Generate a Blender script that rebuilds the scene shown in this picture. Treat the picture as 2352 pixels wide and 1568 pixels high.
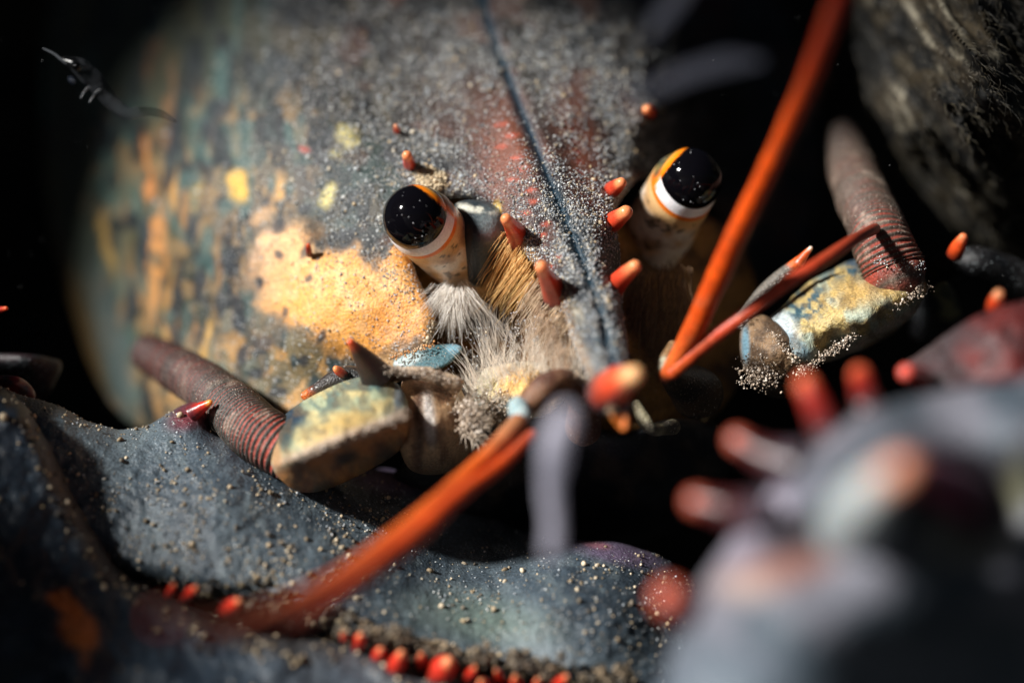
# Close view of a lobster looking out of a dark rock crevice.  1 Blender unit = 1 cm.
import bpy, math, random
import numpy as np
from mathutils import Vector
for o in list(bpy.data.objects): bpy.data.objects.remove(o)
sc = bpy.context.scene
sc.unit_settings.system = 'METRIC'; sc.unit_settings.scale_length = 0.01
rnd = random.Random(7); rng = np.random.default_rng(7)

# ------------------------------------------------------------ camera, sky, sun, exposure
D = 18.0; K = 12.0/2352.0
cd = bpy.data.cameras.new('camera'); cam = bpy.data.objects.new('camera', cd)
sc.collection.objects.link(cam); sc.camera = cam
cam.location = (0, -D, 0); cam.rotation_euler = (math.radians(90), 0, 0)
cd.sensor_width = 36; cd.lens = 54; cd.clip_start = 0.5; cd.clip_end = 2000
cd.dof.use_dof = True; cd.dof.focus_distance = D + 0.05; cd.dof.aperture_fstop = 0.062
SUN = Vector((-0.70, -0.50, 0.48)).normalized()
elev = math.asin(SUN.z); azim = math.atan2(SUN.x, SUN.y)
w = bpy.data.worlds.new('World'); sc.world = w; w.use_nodes = True
nt = w.node_tree; sky = nt.nodes.new('ShaderNodeTexSky'); sky.sky_type = 'NISHITA'; sky.sun_disc = False
sky.sun_elevation = elev; sky.sun_rotation = azim
bg = nt.nodes['Background']; nt.links.new(sky.outputs[0], bg.inputs[0]); bg.inputs[1].default_value = 0.006
sl = bpy.data.lights.new('sun', 'SUN'); sl.energy = 5.0; sl.angle = math.radians(5); sl.color = (1.0, 0.98, 0.94)
so = bpy.data.objects.new('sun', sl); sc.collection.objects.link(so)
so.rotation_euler = (-SUN).to_track_quat('-Z', 'Y').to_euler()
sc.view_settings.view_transform = 'Standard'; sc.view_settings.look = 'None'
sc.view_settings.exposure = 0.5; sc.view_settings.gamma = 1.0
try:
    sc.cycles.use_denoising = True; sc.cycles.max_bounces = 6
except Exception: pass

# ------------------------------------------------------------ helpers
def lin(c):
    c = np.asarray(c, float)/255.0
    return np.where(c <= 0.04045, c/12.92, ((c+0.055)/1.055)**2.4)
def P(u, v, y):
    f = K*(D+np.asarray(y, float))/D
    return np.stack([(np.asarray(u, float)-1176)*f, np.asarray(y, float)+0*f, (784-np.asarray(v, float))*f], -1)
def PV(u, v, y): return Vector(P(u, v, y).tolist())
def pr(r, y): return r*K*(D+y)/D
def sstep(a, b, x):
    t = np.clip((x-a)/(b-a), 0, 1); return t*t*(3-2*t)
def _h(ix, iy, iz, s):
    n = (ix.astype(np.int64)*374761393 + iy.astype(np.int64)*668265263 + iz.astype(np.int64)*2147483647 + s*974634777) & 0xffffffff
    n = ((n ^ (n >> 13))*1274126177) & 0xffffffff
    n = ((n ^ (n >> 16))*2246822519) & 0xffffffff
    return ((n ^ (n >> 15)) & 0xffff)/65535.0
def vn(p, s=0):
    p = np.asarray(p, float); i = np.floor(p).astype(np.int64); f = p-i; f = f*f*(3-2*f); r = 0
    for a in (0, 1):
        wx = f[..., 0] if a else 1-f[..., 0]
        for b in (0, 1):
            wy = f[..., 1] if b else 1-f[..., 1]
            for c in (0, 1):
                wz = f[..., 2] if c else 1-f[..., 2]
                r = r + wx*wy*wz*_h(i[..., 0]+a, i[..., 1]+b, i[..., 2]+c, s)
    return r
def fbm(p, sc_, o=4, s=0):
    p = np.asarray(p, float)*sc_; r = 0; a = 0.5; t = 0
    for k in range(o):
        r = r + a*vn(p+17.3*k, s+k); t += a; a *= 0.5; p = p*2.03
    return r/t
def n2(u, v, su, sv, o=3, s=0):
    u = np.asarray(u, float); return fbm(np.stack([u/su, np.asarray(v, float)/sv, 0*u], -1), 1.0, o, s)
def spl(pts, n, closed=False):
    pts = np.asarray(pts, float); m = len(pts); out = []
    segs = m if closed else m-1
    per = max(1, n//segs)
    for i in range(segs):
        if closed: a, b, c, d = (pts[(i-1) % m], pts[i], pts[(i+1) % m], pts[(i+2) % m])
        else: a, b, c, d = pts[max(i-1, 0)], pts[i], pts[i+1], pts[min(i+2, m-1)]
        for j in range(per):
            t = j/per
            out.append(0.5*((2*b)+(-a+c)*t+(2*a-5*b+4*c-d)*t*t+(-a+3*b-3*c+d)*t**3))
    if not closed: out.append(pts[-1])
    return np.array(out)
def mixc(base, col, m):
    m = np.clip(np.asarray(m), 0, 1)[..., None]; return base*(1-m)+np.asarray(col)*m
def ell(u, v, cu, cv, ru, rv, ang=0, soft=0.35):
    a = math.radians(ang); x = u-cu; y = v-cv
    X = (x*math.cos(a)+y*math.sin(a))/ru; Y = (-x*math.sin(a)+y*math.cos(a))/rv
    return 1-sstep(1-soft, 1+soft, np.sqrt(X*X+Y*Y))

COL = sc.collection
def mesh_obj(name, V, F, C=None, mat=None, parent=None, smooth=True):
    me = bpy.data.meshes.new(name); V = np.asarray(V, float)
    if isinstance(F, np.ndarray):
        k = F.shape[1]; me.vertices.add(len(V)); me.vertices.foreach_set('co', V.ravel())
        me.loops.add(F.size); me.loops.foreach_set('vertex_index', F.ravel().astype(np.int32))
        me.polygons.add(len(F)); me.polygons.foreach_set('loop_start', (np.arange(len(F))*k).astype(np.int32))
        try: me.polygons.foreach_set('loop_total', np.full(len(F), k, np.int32))
        except Exception: pass
        me.update(calc_edges=True)
    else:
        me.from_pydata(V.tolist(), [], F); me.update()
    me.validate()
    if C is not None:
        C = np.asarray(C, float)
        if C.ndim == 1: C = np.tile(C, (len(V), 1))
        if C.shape[1] == 3: C = np.concatenate([C, np.ones((len(C), 1))], 1)
        at = me.color_attributes.new('Col', 'FLOAT_COLOR', 'POINT'); at.data.foreach_set('color', C.astype(np.float32).ravel())
    me.polygons.foreach_set('use_smooth', np.full(len(me.polygons), smooth))
    o = bpy.data.objects.new(name, me); COL.objects.link(o)
    if mat: me.materials.append(mat)
    if parent: adopt(o, parent)
    return o
def world_m(o):
    from mathutils import Matrix
    m = Matrix.Translation(o.location)
    return world_m(o.parent) @ o.matrix_parent_inverse @ m if o.parent else m
def adopt(o, parent):
    o.parent = parent; o.matrix_parent_inverse = world_m(parent).inverted()
def tag(o, label=None, cat=None, group=None, kind=None):
    if label: o['label'] = label
    if cat: o['category'] = cat
    if group: o['group'] = group
    if kind: o['kind'] = kind
    return o
def empty(name, loc):
    o = bpy.data.objects.new(name, None); o.empty_display_size = 1; COL.objects.link(o); o.location = loc; return o

def tps(ctrl):
    c = np.array([(a, b) for a, b, _ in ctrl], float)/500; z = np.array([q for _, _, q in ctrl], float); n = len(c)
    def U(r2): return np.where(r2 > 1e-12, r2*np.log(np.maximum(r2, 1e-12)), 0)
    d2 = ((c[:, None]-c[None])**2).sum(-1)
    A = np.zeros((n+3, n+3)); A[:n, :n] = U(d2)+np.eye(n)*0.002; A[:n, n] = 1; A[:n, n+1:] = c; A[n, :n] = 1; A[n+1:, :n] = c.T
    s = np.linalg.solve(A, np.concatenate([z, [0, 0, 0]]))
    def f(u, v):
        q = np.stack([np.asarray(u, float), np.asarray(v, float)], -1)/500; sh = q.shape[:-1]; q = q.reshape(-1, 2)
        r = s[n]+q@s[n+1:]
        for i in range(n): r = r+s[i]*U(((q-c[i])**2).sum(-1))
        return r.reshape(sh)
    return f
def polydist(u, v, poly):
    a = poly; b = np.roll(poly, -1, 0); best = np.full(len(u), 1e18); bx = np.zeros(len(u)); by = np.zeros(len(u)); ins = np.zeros(len(u), bool)
    for (x0, y0), (x1, y1) in zip(a, b):
        dx, dy = x1-x0, y1-y0; L2 = dx*dx+dy*dy+1e-12
        t = np.clip(((u-x0)*dx+(v-y0)*dy)/L2, 0, 1); px = x0+t*dx; py = y0+t*dy; d = (u-px)**2+(v-py)**2
        m = d < best; best[m] = d[m]; bx[m] = px[m]; by[m] = py[m]
        if y0 != y1:
            cr = ((y0 > v) != (y1 > v)) & (u < (x1-x0)*(v-y0)/(y1-y0)+x0); ins ^= cr
    return np.sqrt(best), bx, by, ins
REL = {}
def relief(name, outline, ctrl, paint, mat, parent=None, step=6, R=30, dr=None, thick=1.0, bump=None, rough_edge=0, smooth_out=True, key=None):
    """solid body: front sheet y=f(u,v) with a rounded rim, back sheet `thick` behind."""
    poly = spl(outline, 5*len(outline), True) if smooth_out else np.asarray(outline, float)
    if rough_edge:
        nx = n2(poly[:, 0], poly[:, 1], 30, 30, 3, 5)-.5; ny = n2(poly[:, 0], poly[:, 1], 30, 30, 3, 9)-.5
        poly = poly+np.stack([nx, ny], -1)*rough_edge
    u0, v0 = poly.min(0)-step*1.5; u1, v1 = poly.max(0)+step*1.5
    us = np.arange(u0, u1, step); vs = np.arange(v0, v1, step); U, V = np.meshgrid(us, vs); sh = U.shape
    u = U.ravel().copy(); v = V.ravel().copy(); d, bx, by, ins = polydist(u, v, poly)
    I = ins.reshape(sh); cell = (I[:-1, :-1] | I[1:, :-1] | I[:-1, 1:] | I[1:, 1:])
    near = ~ins; d = np.where(near, 0, d); u[near] = bx[near]; v[near] = by[near]
    used = np.zeros(sh, bool)
    used[:-1, :-1] |= cell; used[1:, :-1] |= cell; used[:-1, 1:] |= cell; used[1:, 1:] |= cell
    idx = -np.ones(sh, int).ravel(); sel = np.where(used.ravel())[0]; idx[sel] = np.arange(len(sel)); idx = idx.reshape(sh)
    u = u[sel]; v = v[sel]; d = d[sel]; f = tps(ctrl)
    R = R(u, v) if callable(R) else R
    base = f(u, v); dr = K*np.asarray(R) if dr is None else dr
    rim = 1-np.sqrt(np.clip(1-(1-np.minimum(d/R, 1))**2, 0, 1))
    y = base+dr*rim
    if bump is not None: y = y+bump(u, v, d)*np.minimum(d/8.0, 1)
    ff = P(u, v, y)
    yb = base+dr+thick*np.sqrt(np.clip(1-(1-np.minimum(d/90.0, 1))**2, 0, 1))
    bnd = d <= 1e-6; nb = len(u); bi = np.where(bnd, np.arange(nb), 0); inn = np.where(~bnd)[0]; bi[inn] = nb+np.arange(len(inn))
    VB = P(u[inn], v[inn], yb[inn])
    cy, cx = np.where(cell)
    q = np.stack([idx[cy, cx], idx[cy+1, cx], idx[cy+1, cx+1], idx[cy, cx+1]], -1)
    qb = bi[q][:, ::-1]
    C = paint(u, v, ff, d)
    if C.shape[1] == 3: C = np.concatenate([C, np.ones((len(C), 1))], 1)
    VV = np.concatenate([ff, VB]); CC = np.concatenate([C, C[inn]])
    Q = np.concatenate([q, qb])
    o = mesh_obj(name, VV, [tuple(dict.fromkeys(x)) for x in Q.tolist() if len(set(x)) > 2], CC, mat, parent)
    if key: REL[key] = (u, v, ff, d)
    return o, f

def tube(name, pts, radii, paint, mat, parent=None, ns=16, n=60, cap=(True, True), ringf=None, flat=1.0, world=False, lump=0, seed=0):
    pts = np.asarray(pts, float); radii = np.asarray(radii, float)
    s = spl(np.concatenate([pts, radii[:, None]], 1), n); m = len(s)
    if world: ctr = s[:, :3]; r = s[:, 3]
    else: ctr = P(s[:, 0], s[:, 1], s[:, 2]); r = s[:, 3]*K*(D+s[:, 2])/D
    T = np.gradient(ctr, axis=0); T /= np.linalg.norm(T, axis=1)[:, None]+1e-12
    # round caps
    seq = [(ctr[i], T[i], r[i], i/(m-1)) for i in range(m)]
    nc = 5
    if cap[0]: seq = [(ctr[0]-T[0]*r[0]*math.cos(a), T[0], r[0]*math.sin(a), 0) for a in [math.pi/2*(k+.15)/nc for k in range(nc)]]+seq
    if cap[1]: seq = seq+[(ctr[-1]+T[-1]*r[-1]*math.cos(a), T[-1], r[-1]*math.sin(a), 1) for a in [math.pi/2*(k+.15)/nc for k in range(nc)][::-1]]
    up = np.array([0, -1.0, 0.0]); N = np.cross(T[0], up)
    if np.linalg.norm(N) < .1: N = np.cross(T[0], [0, 0, 1.0])
    V = []; S = []; TH = []; prev = N/np.linalg.norm(N)
    dist = 0; lastc = None
    for c, t, rr, sp in seq:
        a = prev-t*np.dot(prev, t); a /= np.linalg.norm(a); prev = a; b = np.cross(t, a)
        if lastc is not None: dist += np.linalg.norm(c-lastc)
        lastc = c
        r2 = rr*(1+(ringf(dist) if ringf else 0))
        for k in range(ns):
            th = 2*math.pi*k/ns
            V.append(c+(a*math.cos(th)+b*math.sin(th)*flat)*r2); S.append((sp, dist)); TH.append(th)
    V = np.array(V); S = np.array(S); M = len(seq)
    if lump:
        ctrs = np.repeat(np.array([q[0] for q in seq]), ns, 0); dirv = V-ctrs
        V = V+dirv*(lump*(fbm(V, 2.2, 3, seed)-.5))[:, None]
    F = []
    for i in range(M-1):
        for k in range(ns):
            k2 = (k+1) % ns; F.append((i*ns+k, i*ns+k2, (i+1)*ns+k2, (i+1)*ns+k))
    F.append(tuple(range(ns))[::-1]); F.append(tuple((M-1)*ns+k for k in range(ns)))
    C = paint(S[:, 0], S[:, 1], np.array(TH), V) if callable(paint) else np.tile(np.asarray(paint), (len(V), 1))
    return mesh_obj(name, V, F, C, mat, parent)

def hairs(name, L, mat, parent=None, rad=0.006, col=(0.5, 0.4, 0.3), seg=5):
    """L: list of (root, dir, length, bend vector, radius scale, colour)"""
    V = []; F = []; C = []
    for (p, d, ln, bd, rs, cc) in L:
        p = np.asarray(p, float); d = np.asarray(d, float); d = d/np.linalg.norm(d)
        a = np.cross(d, [0.3, 1, 0.2]); a /= np.linalg.norm(a); b = np.cross(d, a); b0 = len(V)
        for i in range(seg):
            t = i/(seg-1); c = p+d*ln*t+np.asarray(bd)*ln*t*t; r = rad*rs*(1-.8*t)
            for k in range(3):
                th = 2.094*k; V.append(c+(a*math.cos(th)+b*math.sin(th))*r); C.append(cc)
        for i in range(seg-1):
            for k in range(3):
                k2 = (k+1) % 3; F.append((b0+i*3+k, b0+i*3+k2, b0+i*3+3+k2, b0+i*3+3+k))
    return mesh_obj(name, V, np.array(F), np.array(C), mat, parent)

_ic = (1+5**.5)/2
ICO = np.array([(-1, _ic, 0), (1, _ic, 0), (-1, -_ic, 0), (1, -_ic, 0), (0, -1, _ic), (0, 1, _ic), (0, -1, -_ic), (0, 1, -_ic), (_ic, 0, -1), (_ic, 0, 1), (-_ic, 0, -1), (-_ic, 0, 1)])/1.902
ICF = np.array([(0, 11, 5), (0, 5, 1), (0, 1, 7), (0, 7, 10), (0, 10, 11), (1, 5, 9), (5, 11, 4), (11, 10, 2), (10, 7, 6), (7, 1, 8), (3, 9, 4), (3, 4, 2), (3, 2, 6), (3, 6, 8), (3, 8, 9), (4, 9, 5), (2, 4, 11), (6, 2, 10), (8, 6, 7), (9, 8, 1)])
def grains(name, pos, rad, cols, mat, parent=None):
    n = len(pos); R = rng.normal(size=(n, 3, 3)); Qm, _ = np.linalg.qr(R)
    s = rng.uniform(.55, 1.25, (n, 1, 3)); v = ICO[None]*s*rng.uniform(.8, 1.2, (n, 12, 1))
    v = np.einsum('nij,nkj->nki', Qm, v)*rad[:, None, None]+pos[:, None]
    F = (ICF[None]+12*np.arange(n)[:, None, None]).reshape(-1, 3)
    return mesh_obj(name, v.reshape(-1, 3), F, np.repeat(cols, 12, 0), mat, parent)

# ------------------------------------------------------------ materials
def material(name, rough=.5, spec=.5, speck=None, speck_scale=22, speck_thr=(.16, .3), bump=.0, bscale=40, fine=.25, sss=0, coat=0, trans=0, alpha=1, vbump=1.0):
    m = bpy.data.materials.new(name); m.use_nodes = True; t = m.node_tree; N = t.nodes; L = t.links
    b = N['Principled BSDF']; b.inputs['Roughness'].default_value = rough
    b.inputs['Specular IOR Level'].default_value = spec; b.inputs['Coat Weight'].default_value = coat; b.inputs['Coat Roughness'].default_value = .12
    if sss: b.inputs['Subsurface Weight'].default_value = sss; b.inputs['Subsurface Scale'].default_value = .12; b.inputs['Subsurface Radius'].default_value = (1, .45, .25)
    if trans: b.inputs['Transmission Weight'].default_value = trans; b.inputs['IOR'].default_value = 1.08
    b.inputs['Alpha'].default_value = alpha
    a = N.new('ShaderNodeVertexColor'); a.layer_name = 'Col'; tc = N.new('ShaderNodeTexCoord')
    no = N.new('ShaderNodeTexNoise'); no.inputs['Scale'].default_value = bscale; no.inputs['Detail'].default_value = 5; L.new(tc.outputs['Object'], no.inputs['Vector'])
    mr = N.new('ShaderNodeMapRange'); L.new(no.outputs[0], mr.inputs[0]); mr.inputs[1].default_value = .3; mr.inputs[2].default_value = .7
    mr.inputs[3].default_value = 1-fine*1.4; mr.inputs[4].default_value = 1+fine
    mu = N.new('ShaderNodeVectorMath'); mu.operation = 'SCALE'; L.new(a.outputs['Color'], mu.inputs[0]); L.new(mr.outputs[0], mu.inputs['Scale'])
    col = mu.outputs[0]; hgt = None
    if speck is not None:
        no2 = N.new('ShaderNodeTexNoise'); no2.inputs['Scale'].default_value = 9; no2.inputs['Detail'].default_value = 3; L.new(tc.outputs['Object'], no2.inputs['Vector'])
        vm = N.new('ShaderNodeVectorMath'); vm.operation = 'MULTIPLY_ADD'; L.new(no2.outputs['Color'], vm.inputs[0]); vm.inputs[1].default_value = (.05, .05, .05); L.new(tc.outputs['Object'], vm.inputs[2])
        vo = N.new('ShaderNodeTexVoronoi'); vo.inputs['Scale'].default_value = speck_scale; L.new(vm.outputs[0], vo.inputs['Vector'])
        m2 = N.new('ShaderNodeMapRange'); L.new(vo.outputs['Distance'], m2.inputs[0]); m2.inputs[1].default_value = speck_thr[1]; m2.inputs[2].default_value = speck_thr[0]; m2.clamp = True
        # drop some of the cells
        sp = N.new('ShaderNodeSeparateColor'); L.new(vo.outputs['Color'], sp.inputs[0])
        m3 = N.new('ShaderNodeMapRange'); L.new(sp.outputs[0], m3.inputs[0]); m3.inputs[1].default_value = .15; m3.inputs[2].default_value = .75
        x1 = N.new('ShaderNodeMath'); x1.operation = 'MULTIPLY'; L.new(m2.outputs[0], x1.inputs[0]); L.new(m3.outputs[0], x1.inputs[1])
        x2 = N.new('ShaderNodeMath'); x2.operation = 'MULTIPLY'; L.new(x1.outputs[0], x2.inputs[0]); L.new(a.outputs['Alpha'], x2.inputs[1])
        mx = N.new('ShaderNodeMix'); mx.data_type = 'RGBA'; L.new(x2.outputs[0], mx.inputs['Factor']); L.new(col, mx.inputs['A']); mx.inputs['B'].default_value = (*speck, 1)
        col = mx.outputs['Result']
        ad = N.new('ShaderNodeMath'); ad.operation = 'MULTIPLY_ADD'; L.new(x2.outputs[0], ad.inputs[0]); ad.inputs[1].default_value = vbump; L.new(no.outputs[0], ad.inputs[2]); hgt = ad.outputs[0]
    L.new(col, b.inputs['Base Color'])
    if bump:
        bp = N.new('ShaderNodeBump'); bp.inputs['Strength'].default_value = bump; bp.inputs['Distance'].default_value = .03
        L.new(hgt if hgt else no.outputs[0], bp.inputs['Height']); L.new(bp.outputs[0], b.inputs['Normal'])
    return m
M_shell = material('carapace_shell', .40, .55, (.74, .76, .76), 17, (.15, .32), .65, 38, .4)
M_claw = material('claw_shell', .42, .45, (.30, .34, .36), 19, (.14, .28), .6, 30, .35)
M_smooth = material('smooth_shell', .35, .5, None, bump=.35, bscale=25, fine=.22, sss=.12)
M_joint = material('dirty_joint', .5, .4, (.55, .48, .40), 24, (.12, .28), .7, 30, .3, sss=.1)
M_tip = material('spine_tip', .32, .5, None, bump=.15, bscale=30, fine=.12, sss=.35)
M_eye = material('cornea_black', .07, .22, None, bump=0, bscale=8, fine=.0, coat=0)
M_cup = material('eyestalk', .28, .5, None, bump=.15, bscale=40, fine=.10, sss=.06, coat=.15)
M_ant = material('antenna', .38, .45, None, bump=.3, bscale=22, fine=.2, sss=.2)
M_hair = material('bristle', .5, .3, None, bump=0, bscale=14, fine=.2, sss=0)
M_hair.node_tree.nodes['Principled BSDF'].inputs['Sheen Weight'].default_value = .4
_t = M_hair.node_tree; _b = _t.nodes['Principled BSDF']; _o = _t.nodes['Material Output']; _tr = _t.nodes.new('ShaderNodeBsdfTranslucent'); _mx = _t.nodes.new('ShaderNodeMixShader')
_t.links.new(_b.inputs['Base Color'].links[0].from_socket, _tr.inputs['Color']); _mx.inputs[0].default_value = .06
_t.links.new(_b.outputs[0], _mx.inputs[1]); _t.links.new(_tr.outputs[0], _mx.inputs[2]); _t.links.new(_mx.outputs[0], _o.inputs['Surface'])
M_grain = material('sand_grain', .6, .45, None, bump=0, bscale=20, fine=.35)
M_rock = material('crevice_rock', .75, .3, (.16, .14, .11), 9, (.1, .35), 1.0, 8, .5)
M_film = material('clear_flesh', .25, .5, None, bump=0, bscale=14, fine=.2, alpha=.30)
M_mucus = material('pale_film', .6, .3, None, bump=0, bscale=6, fine=.2, alpha=.62)
M_mucus2 = material('thin_film', .6, .3, None, bump=0, bscale=6, fine=.2, alpha=.12)

# ------------------------------------------------------------ setting: seabed, crevice rocks and an added sun blocker
def seabed():
    n = 90; xs = np.sign(np.linspace(-1, 1, n))*np.abs(np.linspace(-1, 1, n))**2*300; X, Y = np.meshgrid(xs, xs); X = X.ravel(); Y = Y.ravel()
    Z = -9.0+1.2*(fbm(np.stack([X, Y, 0*X], -1), .22, 4)-.5)*2
    V = np.stack([X, Y, Z], -1); i = np.arange(n*n).reshape(n, n)
    F = np.stack([i[:-1, :-1], i[:-1, 1:], i[1:, 1:], i[1:, :-1]], -1).reshape(-1, 4)
    C = mixc(np.tile(lin((16, 18, 21)), (len(V), 1)), lin((38, 40, 42)), fbm(V, .9, 3, 4))
    o = mesh_obj('seabed', V, F, C, M_rock); tag(o, kind='structure')
seabed()
def rock_paint(a, b):
    def f(u, v, p, d):
        c = mixc(np.tile(lin(a), (len(u), 1)), lin(b), sstep(.42, .62, fbm(p, .9, 5, 3)))
        return np.concatenate([c, fbm(p, 1.3, 3, 8)[:, None]], 1)
    return f
o, _ = relief('crevice_wall', [(-900, -700), (1200, -900), (3300, -700), (3500, 700), (3300, 1900), (1200, 1750), (-900, 1900), (-1100, 700)],
    [(-900, -500, 13), (1176, -500, 15), (3200, -500, 13), (-900, 1700, 13), (1176, 1700, 16), (3200, 1700, 13), (1176, 700, 18), (300, 400, 16.5), (2100, 500, 16)],
    rock_paint((20, 19, 18), (46, 43, 38)), M_rock, step=26, R=300, thick=5, bump=lambda u, v, d: 2.2*(n2(u, v, 420, 420, 5, 2)-.5))
tag(o, 'black rock wall closing the crevice behind the lobster', 'rock')
# unseen slab added above and left, outside the picture: shapes where the sun falls
def add_sun_blocker():
    S = np.array(SUN); e1 = np.array([.581, -.814, 0]); e1 -= S*np.dot(e1, S); e1 /= np.linalg.norm(e1); e2 = np.cross(S, e1); e2 = e2 if e2[2] > 0 else -e2
    out = [(-40, 24), (14, 24), (14, 3.8), (9, 2.6), (4.8, 2.4), (3.6, 3.4), (2.9, 5.6), (2.2, 7.6), (0, 7.8), (-1.2, 6.8), (-1.8, 5.6), (-4.0, 4.9), (-5.8, 3.8), (-6.9, 2.0), (-7.9, -0.5), (-7.9, -2.8), (-4.8, -3.8), (-1.9, -3.8), (0.1, -4.5), (1.5, -6.2), (3, -9), (6, -30), (-40, -30)]
    poly = spl(out, 8*len(out), True); poly = poly+np.stack([fbm(np.c_[poly, poly[:, 0]*0], .8, 3, 4)-.5, fbm(np.c_[poly, poly[:, 0]*0], .8, 3, 9)-.5], -1)*1.4
    V = []; n = len(poly)
    for t in (21.0, 22.0, 25.0, 26.0):
        sc_ = 0.25 if t in (22.0, 25.0) else 0.0
        cx = np.array([-12, 12]); 
        for a, b in poly: V.append((a+sc_*np.sign(a+7))*e1+b*e2+(t+32*min(1, max(0, (-a-2.5)/4)))*S)
    F = []
    for k in range(3):
        for i in range(n): j = (i+1) % n; F.append((k*n+i, k*n+j, (k+1)*n+j, (k+1)*n+i))
    F.append(tuple(range(n))[::-1]); F.append(tuple(3*n+i for i in range(n)))
    V = np.array(V)
    o = mesh_obj('sun_blocker', V, F, np.tile(np.append(lin((40, 38, 34)), .5), (len(V), 1)), M_rock, smooth=False)
    tag(o, 'unseen slab added outside the picture to shade the left and top', 'rock')
add_sun_blocker()

# mossy boulder at upper right
def boulder_paint(u, v, p, d):
    a = math.radians(55); s = (u-1950)*math.cos(a)+v*math.sin(a); t = -(u-1950)*math.sin(a)+v*math.cos(a)
    st = n2(s, t, 130, 26, 4, 3); st2 = n2(s, t, 60, 14, 3, 12); c = np.tile(lin((10, 10, 9)), (len(u), 1))
    c = mixc(c, lin((50, 43, 32)), sstep(.5, .62, st)*.9); c = mixc(c, lin((112, 106, 92)), sstep(.56, .64, st2)*sstep(.5, .62, st))
    c = mixc(c, lin((52, 43, 26)), sstep(.55, .7, n2(u, v, 45, 45, 3, 31))*.6)
    return np.concatenate([c, sstep(.4, .7, n2(u, v, 60, 60, 2, 7))[:, None]], 1)
def boulder_bump(u, v, d):
    a = math.radians(55); s = (u-1950)*math.cos(a)+v*math.sin(a); t = -(u-1950)*math.sin(a)+v*math.cos(a)
    return -1.5*(n2(s, t, 150, 40, 4, 3)-.5)-.3*(n2(s, t, 40, 14, 3, 12)-.5)
o, _ = relief('mossy_boulder', [(1925, -160), (1948, 0), (1962, 110), (1990, 210), (2040, 320), (2110, 430), (2190, 520), (2290, 575), (2420, 600), (2600, 560), (2640, 200), (2600, -160), (2250, -220)],
    [(1950, 0, 4.0), (2050, 200, 2.8), (2150, 400, 3.2), (2300, 560, 3.8), (2200, 100, .9), (2350, 300, .9), (2250, 250, .6), (2550, 100, 3.5), (2550, 500, 4), (2200, -180, 1.5)],
    boulder_paint, M_rock, step=7, R=60, thick=4, bump=boulder_bump, rough_edge=26, key='boulder')
tag(o, 'dark boulder streaked with tan moss, upper right corner', 'rock')

# ------------------------------------------------------------ the lobster
LOB = empty('lobster', tuple(P(1100, 1500, 3)))
tag(LOB, 'speckled blue, grey and orange lobster with black eyes and red antennae in the crevice', 'lobster')

MID = spl([(1085, -220), (1108, 0), (1165, 170), (1228, 330), (1285, 470), (1338, 600), (1378, 720), (1408, 850), (1430, 985)], 64)
def dmid(u, v):
    d = np.full(len(u), 1e9); sg = np.zeros(len(u))
    for (x0, y0), (x1, y1) in zip(MID[:-1], MID[1:]):
        dx, dy = x1-x0, y1-y0; t = np.clip(((u-x0)*dx+(v-y0)*dy)/(dx*dx+dy*dy), 0, 1)
        dd = np.hypot(u-x0-t*dx, v-y0-t*dy); m = dd < d; d[m] = dd[m]; sg[m] = np.sign((u-x0)*dy-(v-y0)*dx)[m]
    return d, sg
CAR_OUT = [(135, -220), (112, 0), (100, 150), (98, 300), (104, 420), (122, 540), (150, 660), (190, 790), (235, 890), (290, 965), (380, 1000), (520, 1000), (680, 985), (820, 930), (930, 860), (985, 800), (1000, 740),
    (985, 690), (960, 640), (945, 590), (955, 520), (990, 470), (1040, 452), (1105, 460), (1150, 500), (1195, 565), (1240, 625), (1285, 700), (1312, 775), (1345, 850), (1372, 905), (1402, 955), (1428, 988), (1444, 978), (1446, 930),
    (1450, 880), (1440, 800), (1432, 720), (1428, 640), (1422, 570), (1412, 500), (1440, 440), (1490, 400), (1560, 400), (1640, 470), (1690, 600), (1750, 700), (1830, 620), (1880, 400), (1850, 150), (1760, -60), (1680, -220)]
CAR_CTRL = [(1430, 985, -2.6), (1408, 850, -1.75), (1378, 720, -1.0), (1338, 600, -.35), (1285, 470, .2), (1228, 330, .85), (1165, 170, 1.9), (1108, 0, 3.4), (1085, -220, 5.5),
    (1150, 500, .35), (1250, 650, -.2), (1320, 780, -.85), (1412, 500, .3), (1430, 640, -.1), (1440, 780, -.9),
    (1000, 450, .75), (850, 400, .95), (900, 560, .65), (960, 700, .45), (750, 600, .85), (820, 740, .6), (700, 780, .9), (600, 650, 1.5), (700, 200, 2.3), (500, 430, 2.4), (900, 250, 1.7), (560, 920, 1.7), (800, 880, .95),
    (420, 700, 3.0), (300, 900, 4.3), (250, 500, 5.2), (130, 450, 8.5), (150, 700, 7.2), (230, 900, 5.8), (420, 200, 4.4), (220, 150, 7.2), (120, 0, 10), (700, 0, 3.9), (400, -200, 7.5), (800, -200, 5.6),
    (1400, 300, 1.6), (1480, 250, 2.2), (1450, 100, 3.0), (1500, 380, 2.1), (1600, 200, 4.4), (1700, 400, 5.8), (1650, 560, 4.6), (1750, 680, 4.9), (1860, 300, 9), (1700, -100, 8), (1400, -200, 6.2)]
def car_noise_pos(u, v):
    return P(u, v, CARF(u, v))
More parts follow.
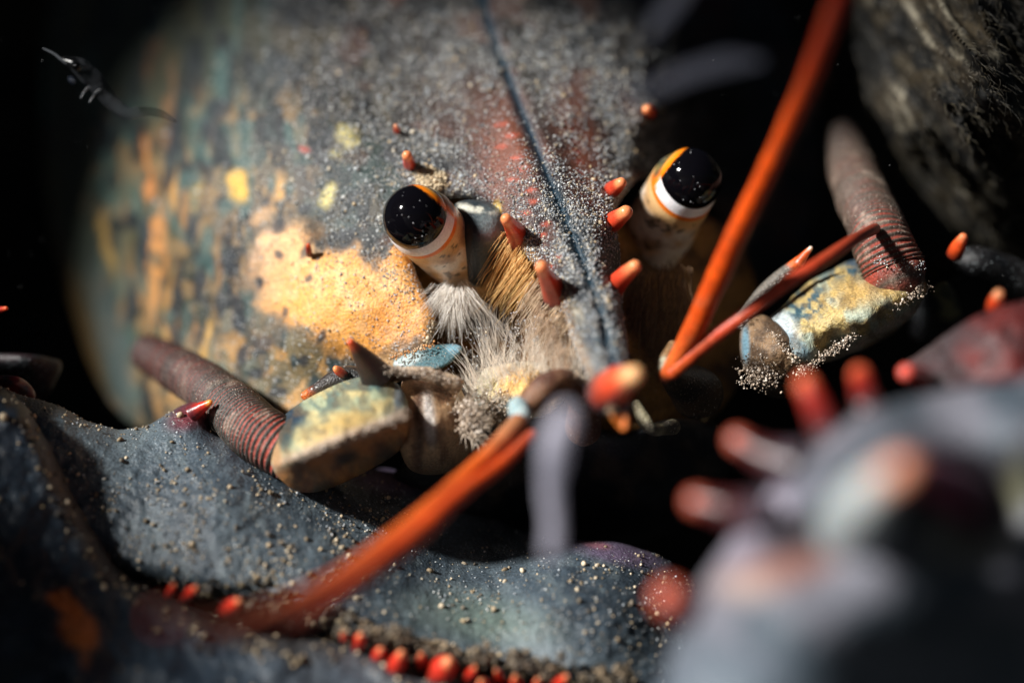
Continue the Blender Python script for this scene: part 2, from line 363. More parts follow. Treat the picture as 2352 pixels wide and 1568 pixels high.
def car_bump(u, v, d):
    p = P(u, v, np.zeros(len(u))); dm, sg = dmid(u, v); y = -.10*(fbm(p, 1.1, 4, 2)-.5)-.05*(fbm(p, 5, 3, 6)-.5)
    y += .09*np.exp(-(dm/11)**2)                                   # midline groove
    y -= .10*np.exp(-((dm-34)/24)**2)*sstep(100, 450, v)+.22*np.exp(-(dm/75)**2)*sstep(200, 560, v)*sstep(985, 900, v)          # low ridges beside it
    for (a, b, r) in [(935, 365, 22), (990, 415, 30), (800, 310, 22), (1450, 300, 30), (1480, 250, 24), (1420, 440, 24), (1410, 500, 26)]: y -= .07*np.exp(-(((u-a)**2+(v-b)**2)/r**2))
    return y
SPOTS = [(705, 572, 9, 24, 20), (602, 790, 20, 26, 30), (560, 812, 14, 24, 10), (738, 772, 10, 20, 25), (595, 655, 9, 16, 0), (655, 715, 8, 13, 0), (770, 545, 14, 10, 0), (640, 585, 10, 12, 0), (712, 640, 8, 10, 20),
    (590, 860, 22, 14, 0), (700, 830, 14, 14, 0), (640, 900, 20, 12, 0), (505, 700, 17, 34, 12), (460, 650, 14, 40, 8), (470, 790, 14, 44, 6), (520, 600, 18, 26, 0), (440, 520, 14, 46, 10), (410, 650, 10, 40, 6), (545, 740, 12, 20, 0),
    (620, 470, 20, 22, 0), (395, 330, 16, 60, 5), (480, 300, 20, 30, 0), (330, 560, 16, 60, 8), (300, 700, 14, 50, 8), (500, 250, 24, 26, 0), (700, 480, 16, 14, 0), (640, 520, 16, 18, 0)]
def car_paint(u, v, p, d):
    wu = u+46*(n2(u, v, 70, 70, 3, 21)-.5); wv = v+46*(n2(u, v, 70, 70, 3, 22)-.5)
    n = len(u); g1 = n2(u, v, 120, 120, 4, 1); g2 = n2(u, v, 26, 26, 3, 2); dm, sg = dmid(u, v)
    c = mixc(np.tile(lin((20, 23, 28)), (n, 1)), lin((56, 62, 68)), sstep(.35, .65, g1)*.5+.5*sstep(.4, .62, g2))
    c = mixc(c, lin((44, 66, 62)), ell(wu, wv, 760, 420, 250, 130)*.75*sstep(.35, .6, n2(u, v, 50, 50, 3, 11)))
    c = mixc(c, lin((62, 54, 46)), ell(wu, wv, 1130, 150, 420, 240)*.55); c = mixc(c, lin((12, 15, 20)), sstep(.54, .66, n2(u, v, 70, 90, 4, 81))*.75); c = mixc(c, lin((86, 78, 62)), sstep(.58, .7, n2(u, v, 48, 80, 4, 83))*.6*(u < 900)); c = mixc(c, lin((104, 66, 52)), sstep(.56, .68, n2(u, v, 90, 60, 4, 85))*.5*sstep(700, 900, u)); c = mixc(c, lin((176, 160, 128)), sstep(.64, .70, n2(u, v, 26, 34, 3, 87))*.6*sstep(700, 400, u))
    alpha = np.clip(.35+.75*sstep(.35, .6, n2(u, v, 40, 40, 3, 3)), 0, 1)
    # brown zones beside the rostrum midline with red lens marks
    c = mixc(c, lin((128, 72, 52)), np.maximum(ell(wu, wv, 1165, 350, 75, 110, -10, .8), ell(wu, wv, 1330, 330, 45, 120, -10, .8))*.8)
    c = mixc(c, lin((96, 66, 56)), ell(wu, wv, 1080, 250, 90, 80, 0, .9)*.5)
    # olive / teal flank with long streaks
    fl = 1-sstep(390, 620, wu+.15*(v-500)); st = n2(u, v, 24, 150, 4, 41); st2 = n2(u, v, 34, 190, 3, 43); st3 = n2(u, v, 20, 110, 3, 47)
    f = mixc(np.tile(lin((62, 70, 58)), (n, 1)), lin((28, 36, 40)), sstep(.5, .62, st)); f = mixc(f, lin((74, 108, 104)), sstep(.56, .66, st2)*.8)
    f = mixc(f, lin((176, 124, 70)), sstep(.58, .68, st3)*(.1+.8*sstep(280, 480, v))*ell(u, v, 430, 700, 130, 340, 0, .6))
    f = mixc(f, lin((92, 84, 52)), sstep(.5, .7, n2(u, v, 60, 200, 3, 49))*.5)
    c = mixc(c, f, fl)
    # orange cheek
    g = n2(u, v, 55, 55, 4, 61); edge = .8*(g-.5)+.35*(n2(u, v, 20, 20, 3, 63)-.5)
    ck = np.maximum.reduce([1-sstep(.55, 1.22, np.hypot((u-825)/195, (v-715)/120)+edge), 1-sstep(.55, 1.22, np.hypot((u-650)/115, (v-610)/125)+edge), 1-sstep(.55, 1.22, np.hypot((u-740)/170, (v-660)/95)+edge),
        1-sstep(.55, 1.22, np.hypot((u-930)/80, (v-640)/110)+edge)])
    cheek = mixc(np.tile(lin((240, 168, 82)), (n, 1)), lin((226, 184, 148)), sstep(120, -120, (u-640)+(v-600)*.7))
    cheek = mixc(cheek, lin((250, 200, 138)), sstep(.5, .66, g2)*.6); cheek = mixc(cheek, lin((236, 150, 66)), ell(wu, wv, 905, 735, 60, 60, 0, .8)*.7)
    ck = ck*(1-.85*sstep(.95, .35, ck)*sstep(.46, .58, n2(u, v, 24, 28, 3, 65))); cheek = mixc(cheek, lin((176, 146, 112)), sstep(.9, .3, ck)*.7)
    c = mixc(c, cheek, ck)
    # mottled olive-tan lower cheek
    lo = ell(wu, wv, 640, 860, 290, 110, -6, .5)*(1-ck)
    m = mixc(np.tile(lin((132, 118, 88)), (n, 1)), lin((206, 158, 96)), sstep(.48, .62, n2(u, v, 34, 34, 3, 71))); m = mixc(m, lin((58, 72, 74)), sstep(.5, .62, n2(u, v, 46, 46, 3, 73)))
    c = mixc(c, m, lo*.9)
    up = ell(wu, wv, 560, 460, 130, 110, 0, .6)*(1-ck)
    c = mixc(c, mixc(np.tile(lin((120, 104, 84)), (n, 1)), lin((78, 88, 84)), sstep(.45, .6, n2(u, v, 40, 60, 3, 75))), up*.75)
    mz = sstep(760, 560, u+.25*(v-600))*sstep(150, 300, u)*sstep(150, 300, v)*(1-.75*ck); c = mixc(c, lin((20, 26, 34)), sstep(.53, .62, n2(u, v, 24, 46, 4, 111))*.85*mz); c = mixc(c, lin((150, 122, 84)), sstep(.57, .66, n2(u, v, 20, 44, 4, 113))*.7*mz); c = mixc(c, lin((70, 100, 96)), sstep(.58, .68, n2(u, v, 30, 60, 3, 115))*.6*mz)
    for (a, b, r1, r2, an) in SPOTS: c = mixc(c, lin((40, 46, 54)), ell(u+16*(g2-.5), v+16*(g-.5), a, b, r1, r2, an, .4)*.88)
    for (a, b, r1, r2, an, cc) in [(538, 408, 22, 17, 0, (232, 182, 76)), (548, 440, 18, 26, 0, (236, 186, 70)), (752, 447, 16, 27, 30, (222, 206, 130)), (800, 305, 26, 20, 30, (196, 182, 112)), (812, 330, 18, 10, 0, (206, 190, 120)), (775, 345, 14, 8, 0, (170, 160, 100)),
        (341, 400, 13, 74, -3, (226, 146, 76)), (358, 560, 15, 110, 3, (206, 142, 80)), (352, 640, 13, 90, 0, (214, 150, 84)), (400, 440, 12, 46, 5, (196, 146, 78)), (350, 135, 14, 46, 10, (150, 96, 56)), (385, 250, 14, 100, 8, (140, 104, 70)),
        (245, 560, 13, 70, -12, (176, 140, 74)), (470, 800, 14, 90, 10, (190, 150, 84)), (385, 720, 12, 90, 4, (184, 140, 80)), (440, 470, 12, 60, 22, (176, 150, 90)), (1140, 470, 12, 16, 0, (196, 166, 78)), (1325, 740, 14, 46, -10, (196, 178, 140)), (700, 350, 12, 8, 0, (170, 70, 56)),
        (640, 450, 18, 50, 10, (206, 158, 96)), (600, 500, 30, 14, -30, (200, 160, 120))]:
        brk = (1-.9*sstep(.46, .6, n2(u, v, 16, 40, 3, 101))) if r2 > 40 else 1.0
        mk = ell(u+26*(n2(u, v, 22, 40, 3, 103)-.5), v+40*(g-.5), a, b, r1*(.75 if r2 > 40 else 1), r2, an, .6)*brk; c = mixc(c, lin(cc), mk*.9)
    # left rim bands
    c = mixc(c, lin((112, 86, 46)), ell(u, v, 190, 760, 26, 240, -17, .6)*.85); c = mixc(c, lin((92, 104, 102)), ell(u, v, 262, 800, 34, 180, -14, .6)*.8)
    # rostrum point turns blue grey, orange tip
    rs = sstep(640, 820, v)*sstep(1230, 1290, u)*(1-sstep(1470, 1500, u)); c = mixc(c, mixc(np.tile(lin((98, 112, 120)), (n, 1)), lin((66, 76, 86)), sstep(.4, .6, g2)), rs*.8)
    ro = sstep(1110, 1160, u)*sstep(480, 560, v)*(1-sstep(1470, 1500, u))
    c = mixc(c, lin((170, 128, 84)), ro*(1-sstep(4, 30, d))*(1-sstep(18, 60, np.abs(u-1200-.42*(v-520))))*.8)
    for i in range(14):
        t = i/13; a = 1150+20*math.sin(i*2.2)+t*125; b = 285+t*330; c = mixc(c, lin((186, 84, 62)), ell(u+10*(g2-.5), v+8*(g-.5), a, b, 15-6*t, 5, -12, .6)*.7)
    for i in range(9):
        t = i/8; a = 1318+12*math.sin(i*3.1)+t*30; b = 300+t*190; c = mixc(c, lin((150, 62, 50)), ell(u+8*(g2-.5), v, a, b, 10, 4.5, 12, .6)*.6)
    c = mixc(c, lin((20, 50, 66)), np.exp(-(dm/(13.0+4*sstep(400, 800, v)))**2)*.95)
    c = mixc(c, lin((244, 132, 46)), sstep(946, 962, v)*sstep(1380, 1395, u))
    alpha = alpha*(1-.8*ck)*(1-.9*np.exp(-(dm/10)**2))*(1-.75*fl)*(1-sstep(946, 958, v)*(u > 1380))
    return np.concatenate([c, alpha[:, None]], 1)
def car_R(u, v):
    return np.where(((v > 470) & (u > 1120) & (u < 1470)), 34.0, 46.0)
car, CARF = relief('carapace', CAR_OUT, CAR_CTRL, car_paint, M_shell, LOB, step=4.5, R=car_R, thick=.55, bump=car_bump, rough_edge=6, key='car')

# face plates and dark body behind the eyes
def face_paint(u, v, p, d):
    n = len(u); c = mixc(np.tile(lin((172, 124, 66)), (n, 1)), lin((104, 74, 46)), sstep(.4, .62, n2(u, v, 60, 60, 4, 5)))
    c = mixc(c, lin((228, 164, 80)), ell(u, v, 1190, 590, 75, 85, 20, .6)); c = mixc(c, lin((40, 42, 44)), ell(u, v, 1120, 740, 60, 38, 0, .7)*.95)
    c = mixc(c, lin((46, 44, 42)), ell(u, v, 1250, 740, 40, 60, 0, .7)*.7); c = mixc(c, lin((34, 44, 50)), ell(u, v, 1080, 520, 60, 70, 0, .6))
    return np.concatenate([c, .5+0*u[:, None]], 1)
relief('face', [(960, 470), (1060, 440), (1200, 440), (1400, 480), (1560, 470), (1700, 560), (1740, 760), (1640, 960), (1480, 1040), (1300, 1040), (1100, 1000), (960, 900), (930, 700)],
    [(1000, 500, 1.2), (1150, 560, .95), (1250, 650, .75), (1330, 800, .35), (1100, 750, 1.4), (980, 850, 1.5), (1200, 950, 1.2), (1500, 700, 1.3), (1550, 850, 1.2), (1650, 700, 2.4), (1400, 1000, 1.1)],
    face_paint, M_joint, LOB, step=6, R=60, thick=2.5, bump=lambda u, v, d: -.18*(n2(u, v, 60, 60, 4, 3)-.5))

# ---- eyes
def make_eye(name, cu, cv, R, off, base, chord, stalk_r, y0=0.0):
    """cornea sphere at (cu,cv), eyestalk head behind it, stalk down to base"""
    (du, dv, dy) = off; c1 = np.array([cu-du, cv-dv, y0-dy]); Rc = R*1.08
    b = np.array(base, float)
    pts = [tuple(c1+0*b)]+[tuple(c1*(1-t)+b*t) for t in (.3, .6, 1.0)]
    ctr = P(c1[0], c1[1], c1[2]); cor = P(cu, cv, y0); ax = ctr-cor; dist = np.linalg.norm(ax); ax /= dist
    R1 = pr(Rc, c1[2]); R2 = pr(R, y0); pl = (dist**2+R2**2-R1**2)/(2*dist)
    def paint(s, dd, th, V):
        t = ((V-cor)@ax-pl)/K + 2*(fbm(V, 6, 2, 3)-.5)
        c = mixc(np.tile(lin((250, 246, 248)), (len(t), 1)), lin((240, 122, 14)), sstep(29, 32, t)); c = mixc(c, lin((226, 182, 126)), sstep(41, 46, t))
        c = mixc(c, lin((224, 214, 200)), sstep(60, 100, t)*sstep(.35, .6, fbm(V, 3.5, 3, 5))); c = mixc(c, lin((150, 112, 76)), sstep(.45, .7, fbm(V, 4, 4, 15))*sstep(46, 80, t)*.7); c = mixc(c, lin((70, 58, 46)), sstep(.66, .72, fbm(V, 16, 2, 25))*sstep(46, 60, t)*.8)
        # upper inner side is olive, edged orange
        q = ((V-cor)@chordn)/K-chordd; oo = sstep(-2, 4, q)
        ol = mixc(np.tile(lin((240, 128, 30)), (len(t), 1)), lin((62, 70, 58)), sstep(8, 20, q)); ol = mixc(ol, lin((150, 128, 64)), sstep(.5, .6, fbm(V, 9, 2, 4))*sstep(14, 24, q)*.6)
        return mixc(c, ol, oo*sstep(45, 25, t))*1.0
    # chord plane through two rim points of the picture and a surface point between
    def sph(u_, v_):
        x, z = (u_-cu)/R, (cv-v_)/R; r2 = x*x+z*z
        if r2 > .98: s_ = math.sqrt(.98/r2); x *= s_; z *= s_; r2 = .98
        return np.array([x, -math.sqrt(1-r2), z])
    A, B, C_ = [sph(*q) for q in chord]; nn = np.cross(B-A, C_-A); nn /= np.linalg.norm(nn)
    if nn@np.array([0, -1, 0]) > 0 and nn@A < 0: nn = -nn
    if nn@A < 0: nn = -nn
    chordn = nn; chordd = (nn@A)*R
    e = tube(name, pts, [Rc, stalk_r[0], stalk_r[1], stalk_r[2]], paint, M_cup, LOB, ns=96, n=150, cap=(True, True))
    # cornea
    n1, n2_ = 72, 40; V = []; F = []
    for i in range(n2_+1):
        ph = math.pi*i/n2_
        for j in range(n1):
            th = 2*math.pi*j/n1; V.append((math.sin(ph)*math.cos(th), -math.cos(ph), math.sin(ph)*math.sin(th)))
    V = np.array(V)
    for i in range(n2_):
        for j in range(n1): j2 = (j+1) % n1; F.append((i*n1+j, (i+1)*n1+j, (i+1)*n1+j2, i*n1+j2))
    q = (V@chordn)*R-chordd
    C = np.tile(lin((9, 8, 12)), (len(V), 1)); C = mixc(C, lin((248, 132, 24)), sstep(-1.5, 1.5, q)); C = mixc(C, lin((214, 150, 60)), sstep(8, 11, q)); C = mixc(C, lin((60, 68, 54)), sstep(12, 20, q))
    co = mesh_obj('cornea', cor+V*R2, F, C, M_eye, e)
    return e, cor, R2
e1_, c1_, r1_ = make_eye('eye', 955, 500, 76, (-14, -12, -.16), (1100, 634, 1.3), [(948, 426), (1034, 492), (988, 452)], (78, 74, 62))
e2_, c2_, r2_ = make_eye('eye', 1586, 412, 73, (15, -14, -.16), (1486, 575, 2.0), [(1578, 340), (1512, 415), (1546, 372)], (80, 82, 72), .85)

# dark socket knob beside the near eye
def knob_paint(u, v, p, d):
    c = np.tile(lin((44, 52, 58)), (len(u), 1)); c = mixc(c, lin((120, 130, 132)), ell(u, v, 1130, 520, 26, 40, -20, .7)); c = mixc(c, lin((206, 204, 190)), ell(u, v, 1095, 480, 60, 9, 8, .6)*sstep(.35, .55, n2(u, v, 16, 16, 2, 3)))
    return c
relief('eye_socket', [(1040, 476), (1085, 458), (1140, 474), (1164, 515), (1150, 590), (1110, 650), (1082, 655), (1068, 610), (1058, 545)], [(1046, 480, .42), (1095, 540, .12), (1150, 520, .3), (1066, 640, .5), (1130, 590, .3)], knob_paint, M_smooth, LOB, step=4, R=34, thick=.8)

# ---- spines: tapered, red-orange with a pale point, seated in the shell
def spine_paint(base, mid, tip, t0=.72):
    b, m, t_ = lin(base), lin(mid), lin(tip)
    def f(s, dd, th, V):
        q = s+.22*(fbm(V, 9, 3, 3)-.5); c = mixc(np.tile(b, (len(s), 1)), m*.55+b*.25, sstep(.12, .42, q)); c = mixc(c, m, sstep(.36, .7, q)); c = mixc(c, m*.6, sstep(.55, .7, fbm(V, 14, 2, 8))*.5); return mixc(c, t_, sstep(t0, 1.03, s)*.9)
    return f
SP_A = spine_paint((52, 46, 50), (222, 74, 46), (255, 160, 104)); SP_B = spine_paint((120, 90, 80), (232, 96, 60), (250, 170, 130)); SP_C = spine_paint((52, 30, 34), (150, 34, 32), (226, 96, 50))
def spine(b, m, t, radii, paint=SP_A, parent=None, lump=.38, name='spine'):
    return tube(name, [b, m, t], radii, paint, M_tip, parent or LOB, ns=18, n=18, cap=(False, True), lump=lump, seed=int(b[0]))
spine((947, 392, 1.15), (939, 374, .85), (935, 357, .60), (15, 14, 11))
spine((1496, 262, 2.2), (1492, 256, 1.95), (1486, 252, 1.7), (14, 15, 11))
spine((1396, 442, .75), (1411, 432, .5), (1427, 420, .3), (19, 17, 12))
spine((1392, 520, .45), (1411, 508, .15), (1437, 488, -.10), (24, 22, 16))
spine((1200, 552, .40), (1182, 528, .05), (1163, 503, -.36), (36, 21, 14))
spine((1288, 696, -.1), (1264, 650, -.6), (1244, 614, -1.15), (44, 24, 16))
spine((1384, 690, .05), (1415, 652, -.45), (1458, 612, -1.0), (40, 25, 15))
spine((1395, 905, -2.0), (1418, 885, -2.5), (1456, 861, -3.1), (50, 42, 22), spine_paint((70, 60, 64), (236, 84, 50), (255, 200, 140), .7))
spine((711, 585, .95), (709, 574, .85), (708, 563, .78), (8, 7, 5), SP_C)
spine((913, 304, 1.35), (911, 297, 1.25), (909, 290, 1.18), (8, 7, 5), SP_B)

# ---- antenna base at left: dark thorny scale, brown bulb, spotted segment, ringed whip
def thorn(pts, radii, parent, col0=(42, 46, 50)):
    return tube('spine', pts, radii, spine_paint(col0, (70, 50, 44), (236, 92, 40)), M_smooth, parent, ns=16, n=22, cap=(False, True))
A1 = None
def seg_paint_l(u, v, p, d):
    n = len(u); g = n2(u, v, 30, 30, 4, 5); g2 = n2(u, v, 14, 14, 3, 9)
    ridge = 1062-(u-660)*.40+10*(g-.5); q = v-ridge
    c = mixc(np.tile(lin((232, 216, 158)), (n, 1)), lin((196, 206, 170)), sstep(.42, .6, g)); c = mixc(c, lin((232, 190, 112)), ell(u, v, 790, 985, 90, 34, -22, .6)*.8)
    c = mixc(c, lin((94, 128, 128)), sstep(.5, .62, n2(u, v, 40, 26, 3, 15))*sstep(-40, -95, q)*.85); c = mixc(c, lin((88, 120, 124)), sstep(.6, .7, g2)*.5)
    c = mixc(c, lin((34, 62, 88)), ell(u+20*(g-.5), v, 672, 955, 34, 26, -30, .6)*.95); c = mixc(c, lin((30, 54, 70)), ell(u, v, 655, 1000, 20, 42, 10, .6)*.85); c = mixc(c, lin((96, 98, 100)), ell(u, v, 770, 1015, 60, 12, -20, .7)*.5)
    c = mixc(c, lin((150, 178, 196)), ell(u, v, 918, 900, 13, 44, 6, .5)); c = mixc(c, lin((24, 40, 44)), ell(u, v, 915, 990, 20, 60, 10, .6)*.9)
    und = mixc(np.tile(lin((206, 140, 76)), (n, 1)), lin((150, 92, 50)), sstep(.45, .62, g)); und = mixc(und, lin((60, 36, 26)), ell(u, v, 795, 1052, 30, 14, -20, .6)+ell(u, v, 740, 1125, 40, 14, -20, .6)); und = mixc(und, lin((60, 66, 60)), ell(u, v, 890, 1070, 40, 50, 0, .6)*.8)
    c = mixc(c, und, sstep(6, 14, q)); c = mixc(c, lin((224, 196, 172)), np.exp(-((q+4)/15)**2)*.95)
    c = mixc(c, lin((214, 164, 116)), ell(u, v, 628, 1030, 14, 60, -14, .5)*.9)
    c = mixc(c, lin((120, 100, 72)), sstep(.5, .68, n2(u, v, 22, 22, 4, 77))*.55); return np.concatenate([c*.72, .35+0*c[:, :1]], 1)
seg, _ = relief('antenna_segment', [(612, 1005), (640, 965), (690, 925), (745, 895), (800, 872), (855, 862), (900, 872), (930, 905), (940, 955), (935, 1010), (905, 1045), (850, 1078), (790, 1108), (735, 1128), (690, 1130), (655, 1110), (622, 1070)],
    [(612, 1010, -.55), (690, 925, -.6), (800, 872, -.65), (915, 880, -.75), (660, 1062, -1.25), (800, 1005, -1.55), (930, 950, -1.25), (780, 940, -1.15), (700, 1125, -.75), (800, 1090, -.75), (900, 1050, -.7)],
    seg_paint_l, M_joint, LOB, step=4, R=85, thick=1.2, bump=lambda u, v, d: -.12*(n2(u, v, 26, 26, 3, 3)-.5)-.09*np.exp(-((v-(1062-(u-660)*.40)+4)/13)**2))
def coll_paint(u, v, p, d):
    n = len(u); g = n2(u, v, 30, 50, 4, 5)
    c = mixc(np.tile(lin((182, 146, 110)), (n, 1)), lin((124, 88, 62)), sstep(.4, .6, g)); c = mixc(c, lin((214, 210, 206)), ell(u, v, 985, 950, 13, 60, -6, .7)*.8); c = mixc(c, lin((60, 42, 34)), ell(u, v, 962, 960, 10, 90, 0, .7)*.8)
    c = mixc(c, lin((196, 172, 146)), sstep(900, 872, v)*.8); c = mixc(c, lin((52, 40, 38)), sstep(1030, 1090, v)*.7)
    return np.concatenate([c, .5+0*c[:, :1]], 1)
relief('antenna_joint', [(925, 868), (960, 850), (1010, 852), (1050, 880), (1075, 930), (1088, 985), (1080, 1035), (1040, 1080), (980, 1090), (935, 1070), (915, 1000)],
    [(930, 880, -.35), (1000, 870, -.15), (960, 960, -.75), (1040, 980, -.55), (1080, 1000, .1), (980, 1080, -.2)], coll_paint, M_joint, LOB, step=4, R=46, thick=1.3, bump=lambda u, v, d: -.1*(n2(u, v, 20, 40, 3, 3)-.5))
relief('antenna_scale', [(880, 860), (905, 842), (960, 840), (1010, 850), (1060, 868), (1062, 885), (1040, 905), (1010, 888), (950, 872), (900, 878)], [(880, 860, -.45), (960, 850, -.6), (1050, 880, -.55), (960, 880, -.5)],
    lambda u, v, p, d: np.concatenate([mixc(np.tile(lin((196, 170, 142)), (len(u), 1)), lin((110, 92, 76)), sstep(.4, .6, n2(u, v, 18, 18, 3, 4))), .8+0*u[:, None]], 1), M_joint, LOB, step=3.5, R=14, thick=.3, rough_edge=10)
tube('spine', [(868, 868, -.55), (835, 822, -.75), (806, 786, -.95)], [40, 24, 9], spine_paint((40, 32, 30), (66, 42, 36), (238, 96, 50)), M_smooth, LOB, ns=20, n=24, cap=(False, True))
tube('spine', [(850, 880, .1), (790, 868, .1), (735, 892, .05), (702, 908, .0)], [30, 28, 17, 11], spine_paint((34, 40, 42), (60, 52, 50), (242, 120, 50)), M_shell, LOB, ns=16, n=26, cap=(True, True))
spine((790, 862, 0), (778, 852, -.1), (772, 847, -.15), (12, 11, 8), SP_A)
relief('antenna_scale', [(905, 830), (940, 808), (985, 795), (1040, 790), (1062, 800), (1040, 830), (1000, 850), (940, 852), (910, 850)], [(905, 835, .35), (985, 800, .3), (1050, 800, .2), (980, 845, .1)],
    lambda u, v, p, d: np.concatenate([mixc(mixc(np.tile(lin((70, 104, 112)), (len(u), 1)), lin((190, 206, 206)), ell(u, v, 930, 830, 40, 12, -20, .6)), lin((120, 160, 176)), ell(u, v, 1045, 800, 20, 12, 0, .5)), .9+0*u[:, None]], 1), M_joint, LOB, step=3.5, R=16, thick=.3)

RING = .056
def whip_paint(c_red, c_gry, fade):
    def f(s, dd, th, V):
        ph = (dd/RING+.25*(fbm(V, 2.5, 2, 3)-.5)) % 1.0; n = len(s)
        c = mixc(np.tile(lin(c_gry), (n, 1)), lin(c_red), sstep(.30, .48, ph)*sstep(.98, .80, ph)*(.25+.75*fbm(V, 7, 2, 9)))
        c = mixc(c, lin((170, 150, 135)), sstep(.57, .72, fbm(V, 6, 3, 5))*.6*sstep(.9, .3, s))
        c = mixc(c, lin(fade), sstep(.35, .9, s)*.85); return c  # far end painted darker, as if falling out of the light
    return f
ringf = lambda dd: .035*math.sin(2*math.pi*(dd/RING))
tube('antenna_whip', [(720, 1070, -.3), (650, 1030, -.35), (585, 985, -.1), (515, 925, .5), (440, 868, 1.4), (372, 828, 2.5), (345, 812, 3.1)], [56, 66, 66, 60, 53, 46, 42], whip_paint((190, 70, 52), (72, 76, 72), (60, 26, 24)), M_joint, LOB, ns=40, n=420, ringf=ringf, lump=.22)

# ---- antenna base at right
def seg_paint_r(u, v, p, d):
    n = len(u); g = n2(u, v, 30, 30, 4, 55); g2 = n2(u, v, 13, 13, 3, 59)
    ridge = 858-(u-1870)*.62+10*(g-.5); ridge = np.maximum(ridge, 655+.0*u); q = v-ridge
    c = mixc(np.tile(lin((222, 194, 128)), (n, 1)), lin((190, 200, 178)), sstep(.42, .62, g)); c = mixc(c, lin((236, 190, 112)), ell(u, v, 1985, 668, 80, 34, -12, .7)*.7)
    c = mixc(c, lin((70, 104, 118)), sstep(.48, .6, g2)*(ell(u, v, 1850, 700, 70, 40, -30, .6)+ell(u, v, 1990, 610, 110, 26, -8, .6))); c = mixc(c, lin((44, 74, 104)), ell(u+16*(g-.5), v, 1985, 600, 46, 20, 0, .5)*.85)
    c = mixc(c, lin((110, 116, 104)), ell(u, v, 2080, 630, 40, 40, 0, .6)*.7); c = mixc(c, lin((226, 238, 242)), ell(u, v, 1795, 745, 26, 44, -40, .6)); c = mixc(c, lin((110, 150, 172)), ell(u, v, 1830, 800, 22, 46, -45, .6)*.8)  # the blue-white patch is a highlight painted into the colour
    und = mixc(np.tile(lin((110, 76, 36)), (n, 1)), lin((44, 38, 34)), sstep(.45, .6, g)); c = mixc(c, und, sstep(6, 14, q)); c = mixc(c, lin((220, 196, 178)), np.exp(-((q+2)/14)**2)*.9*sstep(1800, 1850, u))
    c = mixc(c, lin((120, 100, 72)), sstep(.5, .68, n2(u, v, 22, 22, 4, 77))*.55); return np.concatenate([c*.72, .35+0*c[:, :1]], 1)
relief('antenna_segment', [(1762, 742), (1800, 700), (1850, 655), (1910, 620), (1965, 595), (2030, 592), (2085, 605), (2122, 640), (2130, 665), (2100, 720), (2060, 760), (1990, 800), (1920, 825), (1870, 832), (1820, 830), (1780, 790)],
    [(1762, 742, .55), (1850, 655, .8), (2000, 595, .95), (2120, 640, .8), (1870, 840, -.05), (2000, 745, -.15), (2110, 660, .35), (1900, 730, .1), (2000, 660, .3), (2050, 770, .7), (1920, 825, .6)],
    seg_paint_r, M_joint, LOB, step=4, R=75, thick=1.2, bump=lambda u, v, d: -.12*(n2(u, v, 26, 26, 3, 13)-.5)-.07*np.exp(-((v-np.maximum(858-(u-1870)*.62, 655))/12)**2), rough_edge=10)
relief('antenna_joint', [(1700, 770), (1715, 735), (1750, 722), (1790, 745), (1850, 800), (1880, 850), (1850, 900), (1790, 915), (1730, 890), (1704, 830)],
    [(1700, 780, .6), (1760, 730, .5), (1780, 810, .1), (1870, 860, .4), (1780, 905, .6), (1715, 860, .6)],
    lambda u, v, p, d: np.concatenate([mixc(mixc(mixc(np.tile(lin((140, 112, 84)), (len(u), 1)), lin((84, 66, 50)), sstep(.4, .6, n2(u, v, 30, 30, 3, 4))), lin((110, 144, 160)), ell(u, v, 1712, 790, 9, 44, 0, .5)), lin((54, 44, 34)), sstep(850, 890, v)), .6+0*u[:, None]], 1),
    M_joint, LOB, step=4, R=40, thick=1.2, bump=lambda u, v, d: -.1*(n2(u, v, 30, 30, 3, 8)-.5))
tube('antenna_scale', [(1700, 740, .8), (1755, 672, .75), (1810, 622, .7), (1846, 586, .65)], [16, 18, 15, 7], lambda s, dd, th, V: mixc(np.tile(lin((110, 104, 96)), (len(s), 1)), lin((240, 110, 50)), sstep(.68, .76, s)), M_joint, LOB, ns=14, n=30, lump=.5)
spine((1834, 606, .65), (1848, 586, .6), (1862, 570, .55), (14, 10, 5), spine_paint((200, 90, 50), (240, 104, 44), (250, 220, 200)))
tube('antenna_whip', [(2052, 625, .5), (2018, 540, .7), (1982, 455, 1.6), (1958, 390, 2.8), (1945, 345, 3.8), (1936, 305, 4.8)], [70, 66, 60, 53, 43, 28], whip_paint((160, 60, 44), (84, 74, 66), (26, 17, 15)), M_joint, LOB, ns=40, n=420, ringf=ringf, lump=.22)

# ---- antennules: two red rods at each side of the rostrum
def ann_paint(c0, c1, c2):
    def f(s, dd, th, V):
        c = mixc(np.tile(lin(c0), (len(s), 1)), lin(c1), sstep(.03, .2, s)); c = mixc(c, lin(c2), sstep(.45, .95, s))
        c = mixc(c, lin((150, 40, 18)), sstep(.45, .65, fbm(V, 1.1, 3, 7))*.4); c = mixc(c, lin((120, 50, 26)), sstep(.4, .2, np.abs((dd/.045) % 1-.5))*.2); c = mixc(c, lin((190, 120, 80)), sstep(.6, .75, fbm(V, 7, 3, 17))*.22)
        return c
    return f
tube('antennule', [(1190, 972, -1.7), (1130, 1038, -2.2), (1050, 1110, -2.7), (950, 1200, -3.3), (820, 1300, -4.2), (700, 1375, -5.2), (590, 1425, -6.2), (470, 1445, -7.2), (370, 1420, -8.0)], [22, 22, 21, 22, 24, 25, 24, 20, 12],
    ann_paint((190, 130, 90), (226, 104, 38), (176, 46, 22)), M_ant, LOB, ns=24, n=120, lump=.22)
